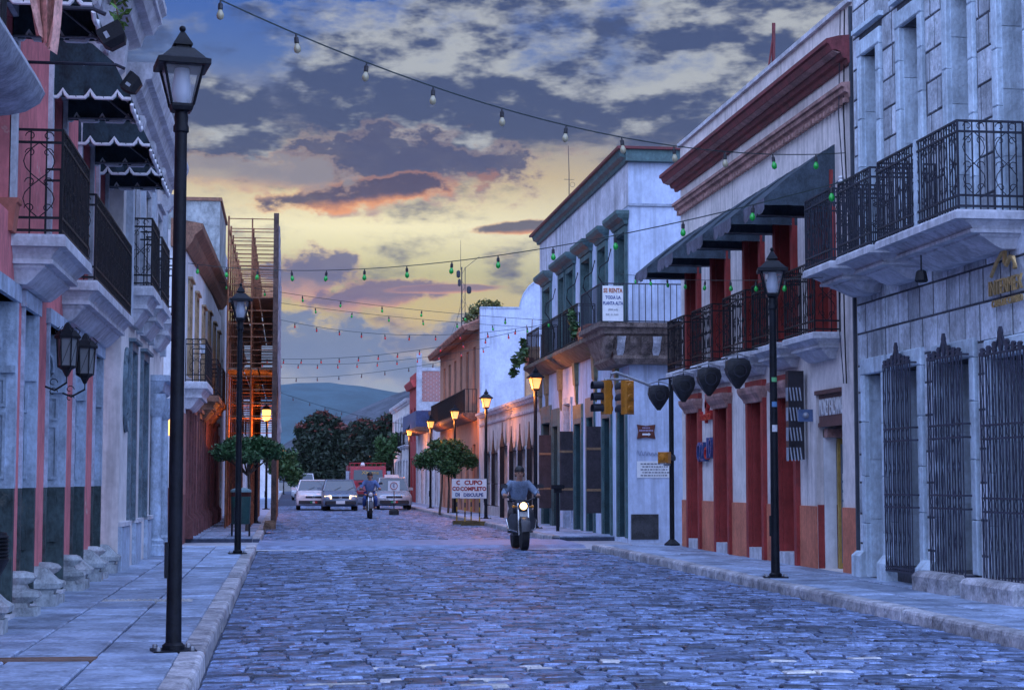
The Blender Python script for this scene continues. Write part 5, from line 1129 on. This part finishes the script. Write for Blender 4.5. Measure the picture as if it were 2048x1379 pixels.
tree('flame_tree', 'rear dark tree behind the spreading tree on the right', 12.5, 172, [(q[0], q[1], q[2]*.85, q[3], q[4]*.85) for q in cl], .3, 460, leaf_d, [(0, 0, .25)], 16, 'flame trees at the end of the street', 12)
# rooftop bush, grasses, balcony plants
r = thing('rooftop_bush', 'green bush growing on the orange house roof beside the radio mast', 'bush', (8.2, 73, 7.9)); rr = random.Random(12); b = MB()
for c in ((7.6, 8.5, .45, .4), (8.0, 8.75, .5, .38), (8.45, 8.75, .4, .3), (7.3, 8.2, .3, .3), (8.9, 8.55, .3, .2), (9.1, 8.5, .3, .15)): leaves(b, c[0]+.2, 73, c[1], c[2], .4, c[3], int(900*c[2]*c[3]), .10, rr, .5)
b.build('foliage', mat('bush_leaf', (.13, .14, .04), .6, .5, 4, bump=0), r); b = MB()
for k in range(4): b.tube([(7.9+k*.3, 73, 7.75), (7.7+k*.4, 73, 8.6)], .03, 4)
b.build('stem', bark, r)
r = thing('balcony_plant', 'trailing green pot plants on the mossy ledge of the corner house', 'plant', (7.2, 51.5, 4.9)); b = MB(); rr = random.Random(13)
for c in ((7.0, 51.9, 5.15, .22, .3), (6.85, 52.4, 5.0, .2, .25), (6.8, 52.6, 4.7, .15, .2), (7.1, 52.6, 5.5, .12, .3)): leaves(b, *c[:3], c[3], .25, c[4], 50, .12, rr, .2)
b.build('foliage', leaf_m, r); b = MB(); b.lathe([(.1, 0), (.14, .2), (.15, .22)], (7.2, 51.9, 4.87), 8); b.build('pot', mat('pot_terracotta'), r)
r = thing('balcony_plant', 'leafy plant spilling through the railing at the middle of the corner house ledge', 'plant', (7.2, 44.2, 4.9)); b = MB()
leaves(b, 7.1, 43.0, 5.2, .15, .3, .35, 120, .09, rr, .2); leaves(b, 7.05, 43.2, 5.5, .12, .2, .3, 60, .09, rr, .2); b.build('foliage', leaf_m, r); b = MB(); b.lathe([(.1, 0), (.14, .2), (.15, .22)], (7.25, 43.1, 4.87), 8); b.build('pot', mat('pot_terracotta'), r)
tl = tile_m
for k in range(14):
    j, i = divmod(k, 5); y = 41.0+i*.34+j*.15; z = 4.87+j*.09; b = MB(); b.tube([(7.08, y, z+.04), (7.45, y, z+.05)], .075, 6, .085)
    tag(b.build('clay_tile', mat('clay_tile', (.50, .17, .08), .8, .35, 5, tint=.2)), 'terracotta clay tile stacked on the corner house ledge', 'tile', 'clay tiles stacked on the ledge')
# ================================================================ radio mast
r = thing('radio_mast', 'slender lattice radio mast with dishes and guy wires behind the orange house', 'mast', (11.9, 120, 0)); b = MB(); x, y = 11.95, 120
for a in range(3): b.tube([(x+.16*math.cos(a*2.1), y+.16*math.sin(a*2.1), 0), (x+.16*math.cos(a*2.1), y+.16*math.sin(a*2.1), 16.2)], .03, 4)
for k in range(36): 
    z = 1+k*.42; a = k % 3; b.tube([(x+.16*math.cos(a*2.1), y+.16*math.sin(a*2.1), z), (x+.16*math.cos(a*2.1+2.1), y+.16*math.sin(a*2.1+2.1), z+.42)], .015, 3)
b.build('lattice', iron_grey, r); b = MB(); b.tube([(x-.15, y, 16), (x-.16, y, 18.1)], .025, 4, .012); b.build('whip', iron_grey, r)
b = MB(); b.tube([(x+.1, y, 16.1), (x+1.15, y, 16.95)], .02, 4); b.build('yagi', iron_grey, r)
for dx_, z, q in ((-.32, 15.7, .13), (.42, 14.6, .15), (-.25, 15.1, .10)): b = MB(); b.lathe([(.001, -.28), (q, -.2), (q*1.1, 0), (q, .2), (.001, .28)], (x+dx_, y-.1, z), 8); b.build('dish', iron_grey, r)
for dx_, z, e in ((-3., 13.8, 5.), (-2., 14.5, 4.), (3.5, 14.2, 6)): b = MB(); b.tube([(x, y, z), (x+dx_, y, e)], .010, 3); b.build('guy_wire', iron_grey, r)

# ================================================================ string lights
wire_m = mat('string_wire', (.03, .05, .05), .6, .1); sock_m = mat('socket_black', (.03, .03, .035), .5, .1)
bulb_mats = {'clear': glass('clear_bulb', (.42, .38, .24), .08), 'green': glass('green_bulb', (.01, .42, .05), .15), 'red': glass('red_bulb', (.75, .03, .03), .15), 'dark': glass('dark_bulb', (.10, .04, .05), .2)}
bm_ = {}
def string(A, B, sag, step, kinds, label, size=1., start=.6, thick=.007):
    A, B = Vector(A), Vector(B); L = (B-A).length
    at = lambda s: A.lerp(B, s)-Vector((0, 0, 4*sag*s*(1-s)))
    r = thing('string_lights', label, 'string lights', A, 'light strings across the street')
    MB().tube([at(i/28) for i in range(29)], thick, 4).build('cable', wire_m, r)
    if 'sock' not in bm_:
        b = MB(); b.lathe([(.006, .0), (.010, -.03), (.020, -.035), (.022, -.085), (.018, -.09)], (0, 0, 0), 8); m = b.data('socket'); m.materials.append(sock_m); bm_['sock'] = m
        for k, mm in bulb_mats.items():
            b = MB(); b.lathe([(.014, -.085), (.018, -.10), (.030, -.125), (.033, -.145), (.026, -.17), (.001, -.185)], (0, 0, 0), 10); m = b.data('bulb'); m.materials.append(mm); bm_[k] = m
            for q in m.polygons: q.use_smooth = True
    d = start; i = 0
    while d < L-.3:
        p = at(d/L); k = kinds(i, d/L)
        s = link('socket', bm_['sock'], r); s.location = p-A; s.scale = (size,)*3; s.rotation_euler = (rnd.uniform(-.12, .12), rnd.uniform(-.12, .12), 0)
        u = link('bulb', bm_[k], s); u.location = (0, 0, 0)
        d += step*rnd.uniform(.94, 1.06); i += 1
string((XL, 16.1, 6.8), (XR, 23.5, 6.0), .74, .985, lambda i, s: 'clear' if s < .80 else 'green', 'festoon of clear bulbs turning green, from the pink house to the cream house', 1.15, .35, .008)
string((7.02, 21.2, 5.20), (-2.3, 40.2, 6.35), .55, 1.55, lambda i, s: 'green', 'green bulb string from the stone building balcony to the maroon house', 1.2, .3, .009)
string((-2.3, 52, 7.3), (7.6, 47, 5.75), .17, 1.25, lambda i, s: 'green', 'green bulb string ending above the corner house ledge', 1.05, .5, .009)
string((-2.3, 56, 7.35), (7.6, 53, 6.1), .14, 1.15, lambda i, s: 'green', 'lower green bulb string ending at the low house', 1., .9, .009)
string((-2.3, 59.6, 7.4), (7.6, 50.5, 6.0), .66, 1.0, lambda i, s: 'red', 'highest red bulb string, sagging before the orange house', .95, .4, .009)
string((-2.4, 70, 6.35), (7.6, 56, 6.3), .45, 1.15, lambda i, s: 'red', 'middle red bulb string, rising to the low house', 1., .5, .010)
string((-2.4, 76, 6.6), (7.6, 66, 6.5), .4, 1.1, lambda i, s: 'red', 'lowest red bulb string, rising to the orange house', 1., .7, .010)
string((-2.4, 90, 6.7), (7.6, 80, 7.0), .35, 1.5, lambda i, s: 'dark', 'dark bulb string farthest down the street', 1.1, .9, .012)
string((-2.2, 97, 6.9), (7.6, 112, 5.0), .3, 1.8, lambda i, s: 'dark', 'dark bulb string slanting down to the far right houses', 1.2, .9, .014)
string((7.6, 40.3, 6.3), (7.05, 22.4, 4.1), .1, 1.9, lambda i, s: 'green', 'green bulb string running along the right-hand balconies', 1., 3., .007)

# ================================================================ vehicles
rubber = mat('rubber', (.03, .03, .035), .8); chrome = mat('chrome', (.6, .6, .62), .2, .05, metal=.9, bump=0); tyre_m = mat('tyre', (.02, .02, .022), .85, .2)
auto_glass = glass('windscreen_glass', (.03, .045, .06), .04); hl_on = emit('headlight_on', (1., .58, .22), 1.1); hl_off = glass('headlight_off', (.6, .62, .65), .1)
def wheel(x, y, z, r, w, parent):
    o = MB(); o.loft([[(x+d, y+q*math.cos(2*math.pi*i/16), z+q*math.sin(2*math.pi*i/16)) for i in range(16)] for d, q in ((-w/2, r*.65), (-w/2, r*.93), (-w*.35, r), (w*.35, r), (w/2, r*.93), (w/2, r*.65))]); o = o.build('wheel', tyre_m, parent, True)
    b = MB(); b.loft([[(x+d, y+q*math.cos(2*math.pi*i/12), z+q*math.sin(2*math.pi*i/12)) for i in range(12)] for d, q in ((-w*.45, r*.64), (-w*.3, r*.2), (w*.3, r*.2), (w*.45, r*.64))]); b.build('rim', galv, o, True)
def car(label, x, y, paint, lit, L=4.2, W=1.68, H=1.42, flag=True, taxi=False, mono=.0):
    r = thing('car', label, 'car', (0, 0, 0), None); f = -L/2; hw = W/2
    def sec(yy, wb, ws, wt, zb, zs, zt): return [(-wb, yy, zb), (-ws, yy, zb+.15), (-ws*1.0, yy, zs), (-wt, yy, zt-.03), (-wt*.8, yy, zt), (wt*.8, yy, zt), (wt, yy, zt-.03), (ws, yy, zs), (ws, yy, zb+.15), (wb, yy, zb)]
    st = [(f, .62, .66, .60, .30, .5, .62), (f+.06, .72, .78, .66, .24, .56, .70), (f+.3, .78, hw, .70, .2, .62, .78), (f+1.05, .8, hw, .74, .2, .72, .90), (f+1.3, .8, hw, .76, .2, .76, .94), (L*.25, .8, hw, .76, .2, .78, .96), (L/2-.3, .78, hw*.98, .72, .22, .76, .95), (L/2, .66, .72, .62, .35, .7, .88)]
    b = MB(); b.loft([sec(*q) for q in st]); body = b.build('body', paint, r, True)
    zc = .93; g0 = f+1.12; rf = f+1.85; rb = L/2-1.15+mono; rg = L/2-.45+mono*.4
    b = MB(); b.loft([[(-.74, g0, zc-.04), (.74, g0, zc-.04), (.74, g0+.02, zc), (-.74, g0+.02, zc)], [(-.60, rf, H-.05), (.60, rf, H-.05), (.60, rf, H-.045), (-.60, rf, H-.045)]])
    b = MB()
    ring = lambda yy, w0, w1, z0, z1: [(-w0, yy[0], z0), (w0, yy[0], z0), (w1, yy[1], z1), (-w1, yy[1], z1)]
    v = [(-.74, g0, zc-.03), (.74, g0, zc-.03), (.60, rf, H-.04), (-.60, rf, H-.04), (-.74, rg, zc-.02), (.74, rg, zc-.02), (.60, rb, H-.04), (-.60, rb, H-.04)]
    b.add(v, [(0, 1, 2, 3), (4, 7, 6, 5), (1, 5, 6, 2), (0, 3, 7, 4), (3, 2, 6, 7)]); b.build('window_glass', auto_glass, r)
    b = MB(); b.loft([[(-w, yy, z), (w, yy, z), (w, yy, z+.03), (-w, yy, z+.03)] for w, yy, z in ((.60, rf-.03, H-.055), (.61, rf+.12, H-.03), (.61, rb-.1, H-.03), (.60, rb+.03, H-.055))])
    for s in (-1, 1):
        b.tube([(s*.75, g0-.02, zc-.03), (s*.605, rf, H-.035)], .032, 5); b.tube([(s*.75, rg, zc-.02), (s*.605, rb, H-.035)], .04, 5); b.tube([(s*.765, (g0+rg)/2+.1, zc-.02), (s*.61, (rf+rb)/2+.05, H-.03)], .03, 5)
        b.tube([(s*.61, rf, H-.02), (s*.61, rb, H-.02)], .018, 5)
    b.build('roof', paint, r, True)
    for s in (-1, 1):
        b = MB(); b.loft([[(s*.40, f+.03, .54), (s*.70, f+.10, .56), (s*.72, f+.12, .68), (s*.42, f+.06, .70)], [(s*.40, f-.02, .55), (s*.68, f+.05, .57), (s*.70, f+.07, .67), (s*.42, f+.01, .69)]]); b.build('headlight', hl_on if lit else hl_off, r)
        b = MB(); b.cbox(s*.80, s*1.0, g0+.3, g0+.42, .92, 1.06, .02); b.build('mirror', paint, r)
        for yy in (f+.78, L/2-.75): wheel(s*(hw-.11), yy, .30, .30, .19, r)
    b = MB(); b.box(-.38, .38, f-.01, f+.05, .56, .66)
    b.build('grille', mat('sign_black'), r); b = MB(); b.loft([[(-.74, f+.1, .28), (.74, f+.1, .28), (.74, f+.1, .46), (-.74, f+.1, .46)], [(-.64, f-.06, .30), (.64, f-.06, .30), (.64, f-.06, .45), (-.64, f-.06, .45)]]); b.build('bumper', mat('bumper_dark', (.035, .037, .045), .5), r)
    if flag:
        for k, c in enumerate((mat('flag_green', (.02, .25, .10), .5), white_trim, mat('flag_red', (.5, .03, .03), .5))): b = MB(); b.box(-.165+.11*k, -.055+.11*k, f-.075, f-.062, .33, .42); b.build('plate_band', c, r)
    else: b = MB(); b.box(-.2, .2, f-.075, f-.062, .32, .46); b.build('licence_plate', mat('white_board'), r)
    b = MB(); b.ring((0, f-.015, .615), .05, .012, 'y', 12); b.build('badge', chrome, r)
    if taxi: b = MB(); b.cbox(-.35, .35, rf+.3, rf+.5, H-.01, H+.13, .03); b.build('roof_sign', mat('white_board'), r)
    b = MB()
    for s in (-.25, .35): b.tube([(s, g0+.02, zc-.0), (s+.3, g0+.24, zc+.14)], .008, 4)
    b.build('wiper', rubber, r)
    r.location = (x, y, camber(x)-.0); return r
silver = mat('silver_paint', (.42, .46, .52), .3, .06, 2, metal=.4, bump=0); white_car = mat('white_car_paint', (.72, .75, .80), .3, .06, 2, bump=0); navy = mat('slate_car_paint', (.20, .26, .34), .3, .08, 2, metal=.3, bump=0)
car('white saloon car beside the left kerb, its nose toward the crossing', 1.22, 84.2, white_car, False, W=1.62)
car('slate blue car with lit headlights in the middle of the road', 2.38, 81.4, navy, True, W=1.62, flag=False)
car('silver car with a white roof sign before the red truck', 5.05, 85.5, silver, False, 4.3, 1.72, 1.55, taxi=True)
car('white van-like car far behind the white saloon', 1.2, 128, white_car, False, 4.6, 1.8, 1.9, flag=False, mono=.5)
# red truck
r = thing('truck', 'red truck with a dark windscreen bearing a yellow name', 'truck', (0, 0, 0)); red_t = mat('truck_red', (.42, .03, .05), .4, .25, 3, streak=.2)
b = MB(); b.loft([[(-w, yy, .55), (w, yy, .55), (w, yy, zt), (-w, yy, zt)] for w, yy, zt in ((.98, -.05, 1.25), (1.05, .05, 1.3))]); b.loft([[(-1.05, yy, z) for yy, z in ((0, .55), (0, 1.3), (.25, 2.2), (1.9, 2.25), (1.9, .55))], [(1.05, yy, z) for yy, z in ((0, .55), (0, 1.3), (.25, 2.2), (1.9, 2.25), (1.9, .55))]]); b.build('cab', red_t, r)
b = MB(); b.add([(-.88, -.002, 1.42), (.88, -.002, 1.42), (.84, .17, 2.02), (-.84, .17, 2.02), (-.88, .05, 1.42), (.88, .05, 1.42), (.84, .22, 2.02), (-.84, .22, 2.02)], [(0, 1, 2, 3), (4, 5, 6, 7), (0, 1, 5, 4), (2, 3, 7, 6), (1, 2, 6, 5), (0, 3, 7, 4)]); o = b.build('windscreen', auto_glass, r); o.location.y -= .0
text('Ximena', .30, (.12, .075, 1.86), Euler((R(90-16), 0, 0)).to_matrix(), mat('yellow_script', (.70, .45, .10), .5), r, ext=.004, xs=1.1)
b = MB(); b.box(-.6, .6, -.09, -.04, .72, 1.08)
for k in range(5): b.box(-.62, .62, -.11, -.085, .74+k*.075, .765+k*.075)
b.build('grille', mat('grille_pink', (.55, .20, .25), .4), r)
b = MB(); b.box(-1.08, 1.08, -.16, .1, .42, .6); b.build('bumper', mat('bumper_dark'), r)
for s in (-1, 1):
    b = MB(); b.lathe([(.001, 0), (.09, .01), (.1, .04)], (0, 0, 0), 12); o = b.build('headlight', hl_off, r); o.rotation_euler.x = R(90); o.location = (s*.8, -.06, .85)
    b = MB(); b.box(s*1.12, s*1.32, .15, .22, 1.45, 1.95); b.tube([(s*1.04, .2, 1.9), (s*1.2, .18, 1.9)], .02, 5); b.build('mirror', mat('mirror_blue', (.4, .5, .62), .2), r)
    wheel(s*.9, .7, .42, .42, .26, r); wheel(s*.9, 3.9, .42, .42, .26, r)
b = MB(); b.box(-1.12, 1.12, 2.0, 5.6, .75, 1.5); b.box(-1.12, -1.06, 2.0, 5.6, 1.5, 2.3); b.box(1.06, 1.12, 2., 5.6, 1.5, 2.3); b.build('cargo_bed', red_t, r)
b = MB()
for k in range(9): b.tube([(-1.05+k*.2625, .9, 2.22), (-1.05+k*.2625, .9, 2.42)], .02, 4)
b.tube([(-1.1, .9, 2.42), (1.1, .9, 2.42)], .03, 5); b.build('roof_rack', red_t, r); b = MB(); b.lathe([(.12, 0), (.14, .08), (.08, .2), (.001, .22)], (-.3, .8, 2.25), 10); b.build('beacon', white_trim, r)
r.location = (4.75, 104, camber(4.75))

# ================================================================ motorcycles and riders
def moto(label, x, y, lit, fat=1., col=(.03, .03, .04), shield=False):
    r = thing('motorcycle', label, 'motorcycle', (0, 0, 0)); pm = mat('bike_paint_%g' % col[2], col, .35, .2)
    wheel(0, -.66, .30, .30, .11*fat, r); wheel(0, .64, .30, .30, .13*fat, r)
    b = MB()
    for s in (-1, 1): b.tube([(s*.075*fat, -.66, .30), (s*.075*fat, -.44, .92)], .024, 8)
    b.build('fork', chrome, r, True)
    b = MB(); b.tube([(-.36, -.22, 1.04), (-.3, -.3, 1.05), (-.12, -.40, .98), (.12, -.40, .98), (.3, -.3, 1.05), (.36, -.22, 1.04)], .014, 7); hb = b.build('handlebar', mat('bumper_dark'), r, True)
    for s in (-1, 1):
        MB().tube([(s*.27, -.325, 1.047), (s*.38, -.20, 1.04)], .02, 7).build('grip', rubber, hb)
        b = MB(); b.tube([(s*.26, -.33, 1.05), (s*.36, -.36, 1.24)], .006, 5); b.loft([[(s*.30, -.37, z0), (s*.43, -.36, z0), (s*.43, -.34, z0), (s*.30, -.35, z0)] for z0 in (1.22, 1.30)]); b.build('mirror', mat('bumper_dark'), r)
        b = MB(); b.ball((s*.19, -.47, .86), .032, 8); b.tube([(s*.19, -.46, .86), (s*.08, -.44, .86)], .01, 5); b.build('indicator', glass('amber_lens', (.7, .25, .02), .2), r)
        b = MB(); b.tube([(s*.06, .1, .36), (s*.24, .06, .34)], .016, 6); b.build('footpeg', rubber, r)
        b = MB(); b.tube([(s*.10, .2, .30), (s*.15, .8, .36)], .04, 8, .05); b.build('exhaust', chrome, r, True)
    b = MB(); b.lathe([(.001, -.06), (.07, -.04), (.105, .02), (.10, .05), (.07, .055)], (0, 0, 0), 14); o = b.build('headlamp_shell', pm, r, True); o.rotation_euler.x = R(90); o.location = (0, -.5, .87)
    b = MB(); b.lathe([(.095, .04), (.06, .065), (.001, .075)], (0, 0, 0), 14); o = b.build('headlight', hl_on if lit else hl_off, r, True); o.rotation_euler.x = R(90); o.location = (0, -.5, .87)
    b = MB(); b.loft([[(w*math.cos(R(q)), yy, z+h*math.sin(R(q))) for q in range(0, 360, 36)] for yy, w, z, h in ((-.36, .05, .82, .05), (-.28, .13, .80, .11), (-.1, .16, .80, .13), (.06, .12, .78, .09), (.12, .05, .77, .05))]); b.build('fuel_tank', pm, r, True)
    b = MB(); b.loft([[(-w, yy, z), (w, yy, z), (w, yy, z+.08), (-w, yy, z+.08)] for yy, w, z in ((.08, .08, .73), (.2, .13, .72), (.6, .14, .74), (.86, .09, .80))]); b.build('seat', rubber, r, True)
    b = MB(); b.box(-.13*fat, .13*fat, -.2, .16, .28, .56); 
    for k in range(5): b.box(-.15*fat, .15*fat, -.18, .1, .45+k*.035, .46+k*.035)
    b.build('engine', mat('engine_grey', (.12, .12, .13), .5, .2, metal=.4), r)
    b = MB(); b.tube([(0, -.42, .86), (0, -.05, .62), (0, .3, .66), (0, .85, .74)], .03, 6); b.tube([(0, -.40, .8), (0, -.3, .45), (0, .1, .28), (0, .64, .30)], .026, 6); b.build('frame', mat('bumper_dark'), r)
    for yc, a0, a1 in ((-.66, 10, 140), (.64, 40, 175)):
        b = MB(); pts = [(yc-math.cos(R(q))*.345, .30+math.sin(R(q))*.345) for q in range(a0, a1+1, 13)]; b.loft([[(-.07*fat, p, z), (-.05*fat, p, z+.015), (.05*fat, p, z+.015), (.07*fat, p, z)] for p, z in pts], False, False); b.build('mudguard', pm, r, True)
    b = MB(); b.box(-.10, .10, -.485, -.475, .66, .76); b.build('number_plate', mat('white_board'), r)
    if shield:
        for s in (-1, 1): b = MB(); b.loft([[(s*.10, -.34, z), (s*(.10+w), -.30, z), (s*(.10+w), -.24, z), (s*.10, -.26, z)] for w, z in ((.10, .34), (.16, .42), (.17, .62), (.10, .72))]); b.build('leg_shield', mat('shield_grey', (.05, .055, .07), .5), r, True)
        b = MB(); b.tube([(-.30, -.2, .60), (-.26, -.3, .4), (-.1, -.34, .36), (.1, -.34, .36), (.26, -.3, .4), (.30, -.2, .60)], .016, 6); b.build('crash_bar', chrome, r)
    r.location = (x, y, camber(x)); return r
def skin(vs, es, root=0, sub=1):
    me = bpy.data.meshes.new('s'); me.from_pydata([v[:3] for v in vs], es, []); o = bpy.data.objects.new('s', me); COL.objects.link(o)
    o.modifiers.new('k', 'SKIN').use_smooth_shade = True; sv = me.skin_vertices[0].data
    for i, v in enumerate(vs): sv[i].radius = (v[3], v[4] if len(v) > 4 else v[3]); sv[i].use_root = i == root
    m = o.modifiers.new('u', 'SUBSURF'); m.levels = m.render_levels = sub
    bpy.context.view_layer.update(); out = bpy.data.meshes.new_from_object(o.evaluated_get(bpy.context.evaluated_depsgraph_get())); bpy.data.objects.remove(o); return out
def part_mesh(name, me, m, parent):
    me.materials.clear(); me.materials.append(m)
    for q in me.polygons: q.use_smooth = True; q.material_index = 0
    return link(name, me, parent)
def rider(label, x, y, shirt, trousers, skin_m, hair_m, helmet=False, lean=0.):
    r = thing('person', label, 'person', (0, 0, 0)); L = lean
    P = {'pel': (0, .24, .86), 'wst': (0, .20, 1.0), 'chs': (0, .12+L, 1.2), 'nb': (0, .08+L, 1.34), 'nk': (0, .05+L, 1.41), 'hd': (0, .02+L, 1.51), 'ht': (0, .03+L, 1.60)}
    for s, n in ((-1, 'l'), (1, 'r')):
        P.update({n+'sh': (s*.185, .10+L, 1.31), n+'el': (s*.33, -.02, 1.12), n+'wr': (s*.34, -.20, 1.09), n+'ha': (s*.335, -.255, 1.075), n+'hip': (s*.09, .2, .84), n+'kn': (s*.20, -.16, .72), n+'an': (s*.20, .06, .42), n+'to': (s*.21, -.12, .37)})
    names = list(P); ix = {n: i for i, n in enumerate(names)}
    rad = {'pel': .12, 'wst': .115, 'chs': .13, 'nb': .07, 'nk': .055, 'hd': .088, 'ht': .07, 'sh': .062, 'el': .043, 'wr': .03, 'ha': .036, 'hip': .085, 'kn': .06, 'an': .042, 'to': .04}
    vs = [P[n]+(rad.get(n, rad.get(n[1:])),) for n in names]
    E_ = [('pel', 'wst'), ('wst', 'chs'), ('chs', 'nb'), ('nb', 'nk'), ('nk', 'hd'), ('hd', 'ht')]
    for n in 'lr': E_ += [('chs', n+'sh'), (n+'sh', n+'el'), (n+'el', n+'wr'), (n+'wr', n+'ha'), ('pel', n+'hip'), (n+'hip', n+'kn'), (n+'kn', n+'an'), (n+'an', n+'to')]
    me = skin(vs, [(ix[a], ix[b]) for a, b in E_], 0, 2)
    # fingers closed round the grips, thumbs under, nose and ears, merged into the one body mesh
    b = MB()
    for s in (-1, 1):
        for k in range(4): q = .31+k*.02; yy = -.285+k*.018; b.tube([(s*q, yy+.02, 1.095), (s*q, yy-.03, 1.078), (s*q, yy-.028, 1.042), (s*q, yy+.006, 1.026)], .010, 5, .008)
        b.tube([(s*.30, -.25, 1.075), (s*.28, -.28, 1.05), (s*.285, -.30, 1.03)], .011, 5, .008); b.ball((s*.088, .03+L, 1.505), .02, 6, 1.4)
    b.tube([(0, -.055+L, 1.53), (0, -.085+L, 1.495), (0, -.06+L, 1.49)], .012, 5)
    bm = bmesh.new(); bm.from_mesh(me); t_ = b.data('t'); bm.from_mesh(t_); bm.to_mesh(me); bm.free()
    body = part_mesh('body', me, skin_m, r)
    sv = [P[n]+(rad.get(n, rad.get(n[1:]))+g,) for n, g in (('pel', .018), ('wst', .03), ('chs', .028), ('nb', .02), ('lsh', .026), ('lel', .024), ('lwr', .018), ('rsh', .026), ('rel', .024), ('rwr', .018))]
    part_mesh('shirt', skin(sv, [(0, 1), (1, 2), (2, 3), (2, 4), (4, 5), (5, 6), (2, 7), (7, 8), (8, 9)], 0, 2), shirt, r)
    sv = [P[n]+(rad.get(n, rad.get(n[1:]))+g,) for n, g in (('pel', .026), ('lhip', .02), ('lkn', .02), ('lan', .022), ('rhip', .02), ('rkn', .02), ('ran', .022))]
    part_mesh('trousers', skin(sv, [(0, 1), (1, 2), (2, 3), (0, 4), (4, 5), (5, 6)], 0, 2), trousers, r)
    for s in (-1, 1):
        b = MB(); b.loft([[(s*.205-w, yy, .335), (s*.205+w, yy, .335), (s*.205+w*.9, yy, .335+h), (s*.205-w*.9, yy, .335+h)] for yy, w, h in ((.10, .035, .07), (.02, .045, .09), (-.1, .048, .06), (-.17, .03, .035))]); b.build('shoe', rubber, r, True)
        b = MB(); b.ball((s*.032, -.068+L, 1.525), .010, 6); b.build('eye', rubber, r)
    b = MB(); b.box(-.028, .028, -.078+L, -.066+L, 1.455, 1.465); b.build('mouth', mat('lip', (.25, .08, .07), .6), r)
    b = MB(); q = 1.18 if helmet else 1.04; b.loft([[(.092*q*w*math.cos(a), .045+L+.105*q*w*math.sin(a), z) for a in [2*math.pi*i/14 for i in range(14)]] for w, z in ((1.02, 1.55), (1.03, 1.58), (.92, 1.625), (.6, 1.66), (.1, 1.675))])
    b.loft([[(.09*q*math.cos(a), .045+L+.105*q*math.sin(a), z) for a in [R(d_) for d_ in range(0, 181, 15)]] for z in (1.45, 1.56)], False, False); b.build('helmet' if helmet else 'hair', hair_m, r, True)
    r.location = (x, y, camber(x)); return r
skin_a = mat('skin_brown', (.42, .22, .15), .6, .15, 8, bump=0); hair_b = mat('black_hair', (.015, .012, .012), .5, .3)
moto('black motorcycle with lit headlight crossing the raised strip', 4.65, 35.0, True, 1.3, (.025, .025, .035), True)
rider('person in pale blue jacket riding the motorcycle with the lit headlight', 4.65, 35.0, mat('pale_blue_jacket', (.17, .22, .31), .8, .25, 6, bump=.3), mat('dark_trousers', (.05, .045, .05), .85, .2), skin_a, hair_b)
moto('small dark motorcycle before the red truck', 2.95, 63.2, False, 1., (.035, .035, .05))
rider('person in blue shirt and blue jeans riding before the red truck', 2.95, 63.2, mat('blue_shirt', (.10, .17, .36), .85, .25, 6, bump=.3), mat('blue_jeans', (.04, .09, .30), .85, .25, 6, bump=.3), skin_a, hair_b)

# ================================================================ evening haze
hz = MB().box(-4100, 4100, -400, 9100, -1.12, 270)
hm = bpy.data.materials.new('evening_haze'); hm.use_nodes = True; t = hm.node_tree; t.nodes.clear()
pv = node(t, 'ShaderNodeVolumePrincipled'); pv.inputs['Color'].default_value = (.80, .88, 1., 1.); pv.inputs['Density'].default_value = .00005
t.links.new(pv.outputs[0], node(t, 'ShaderNodeOutputMaterial').inputs['Volume'])
ho = hz.build('haze', hm); ho['kind'] = 'stuff'
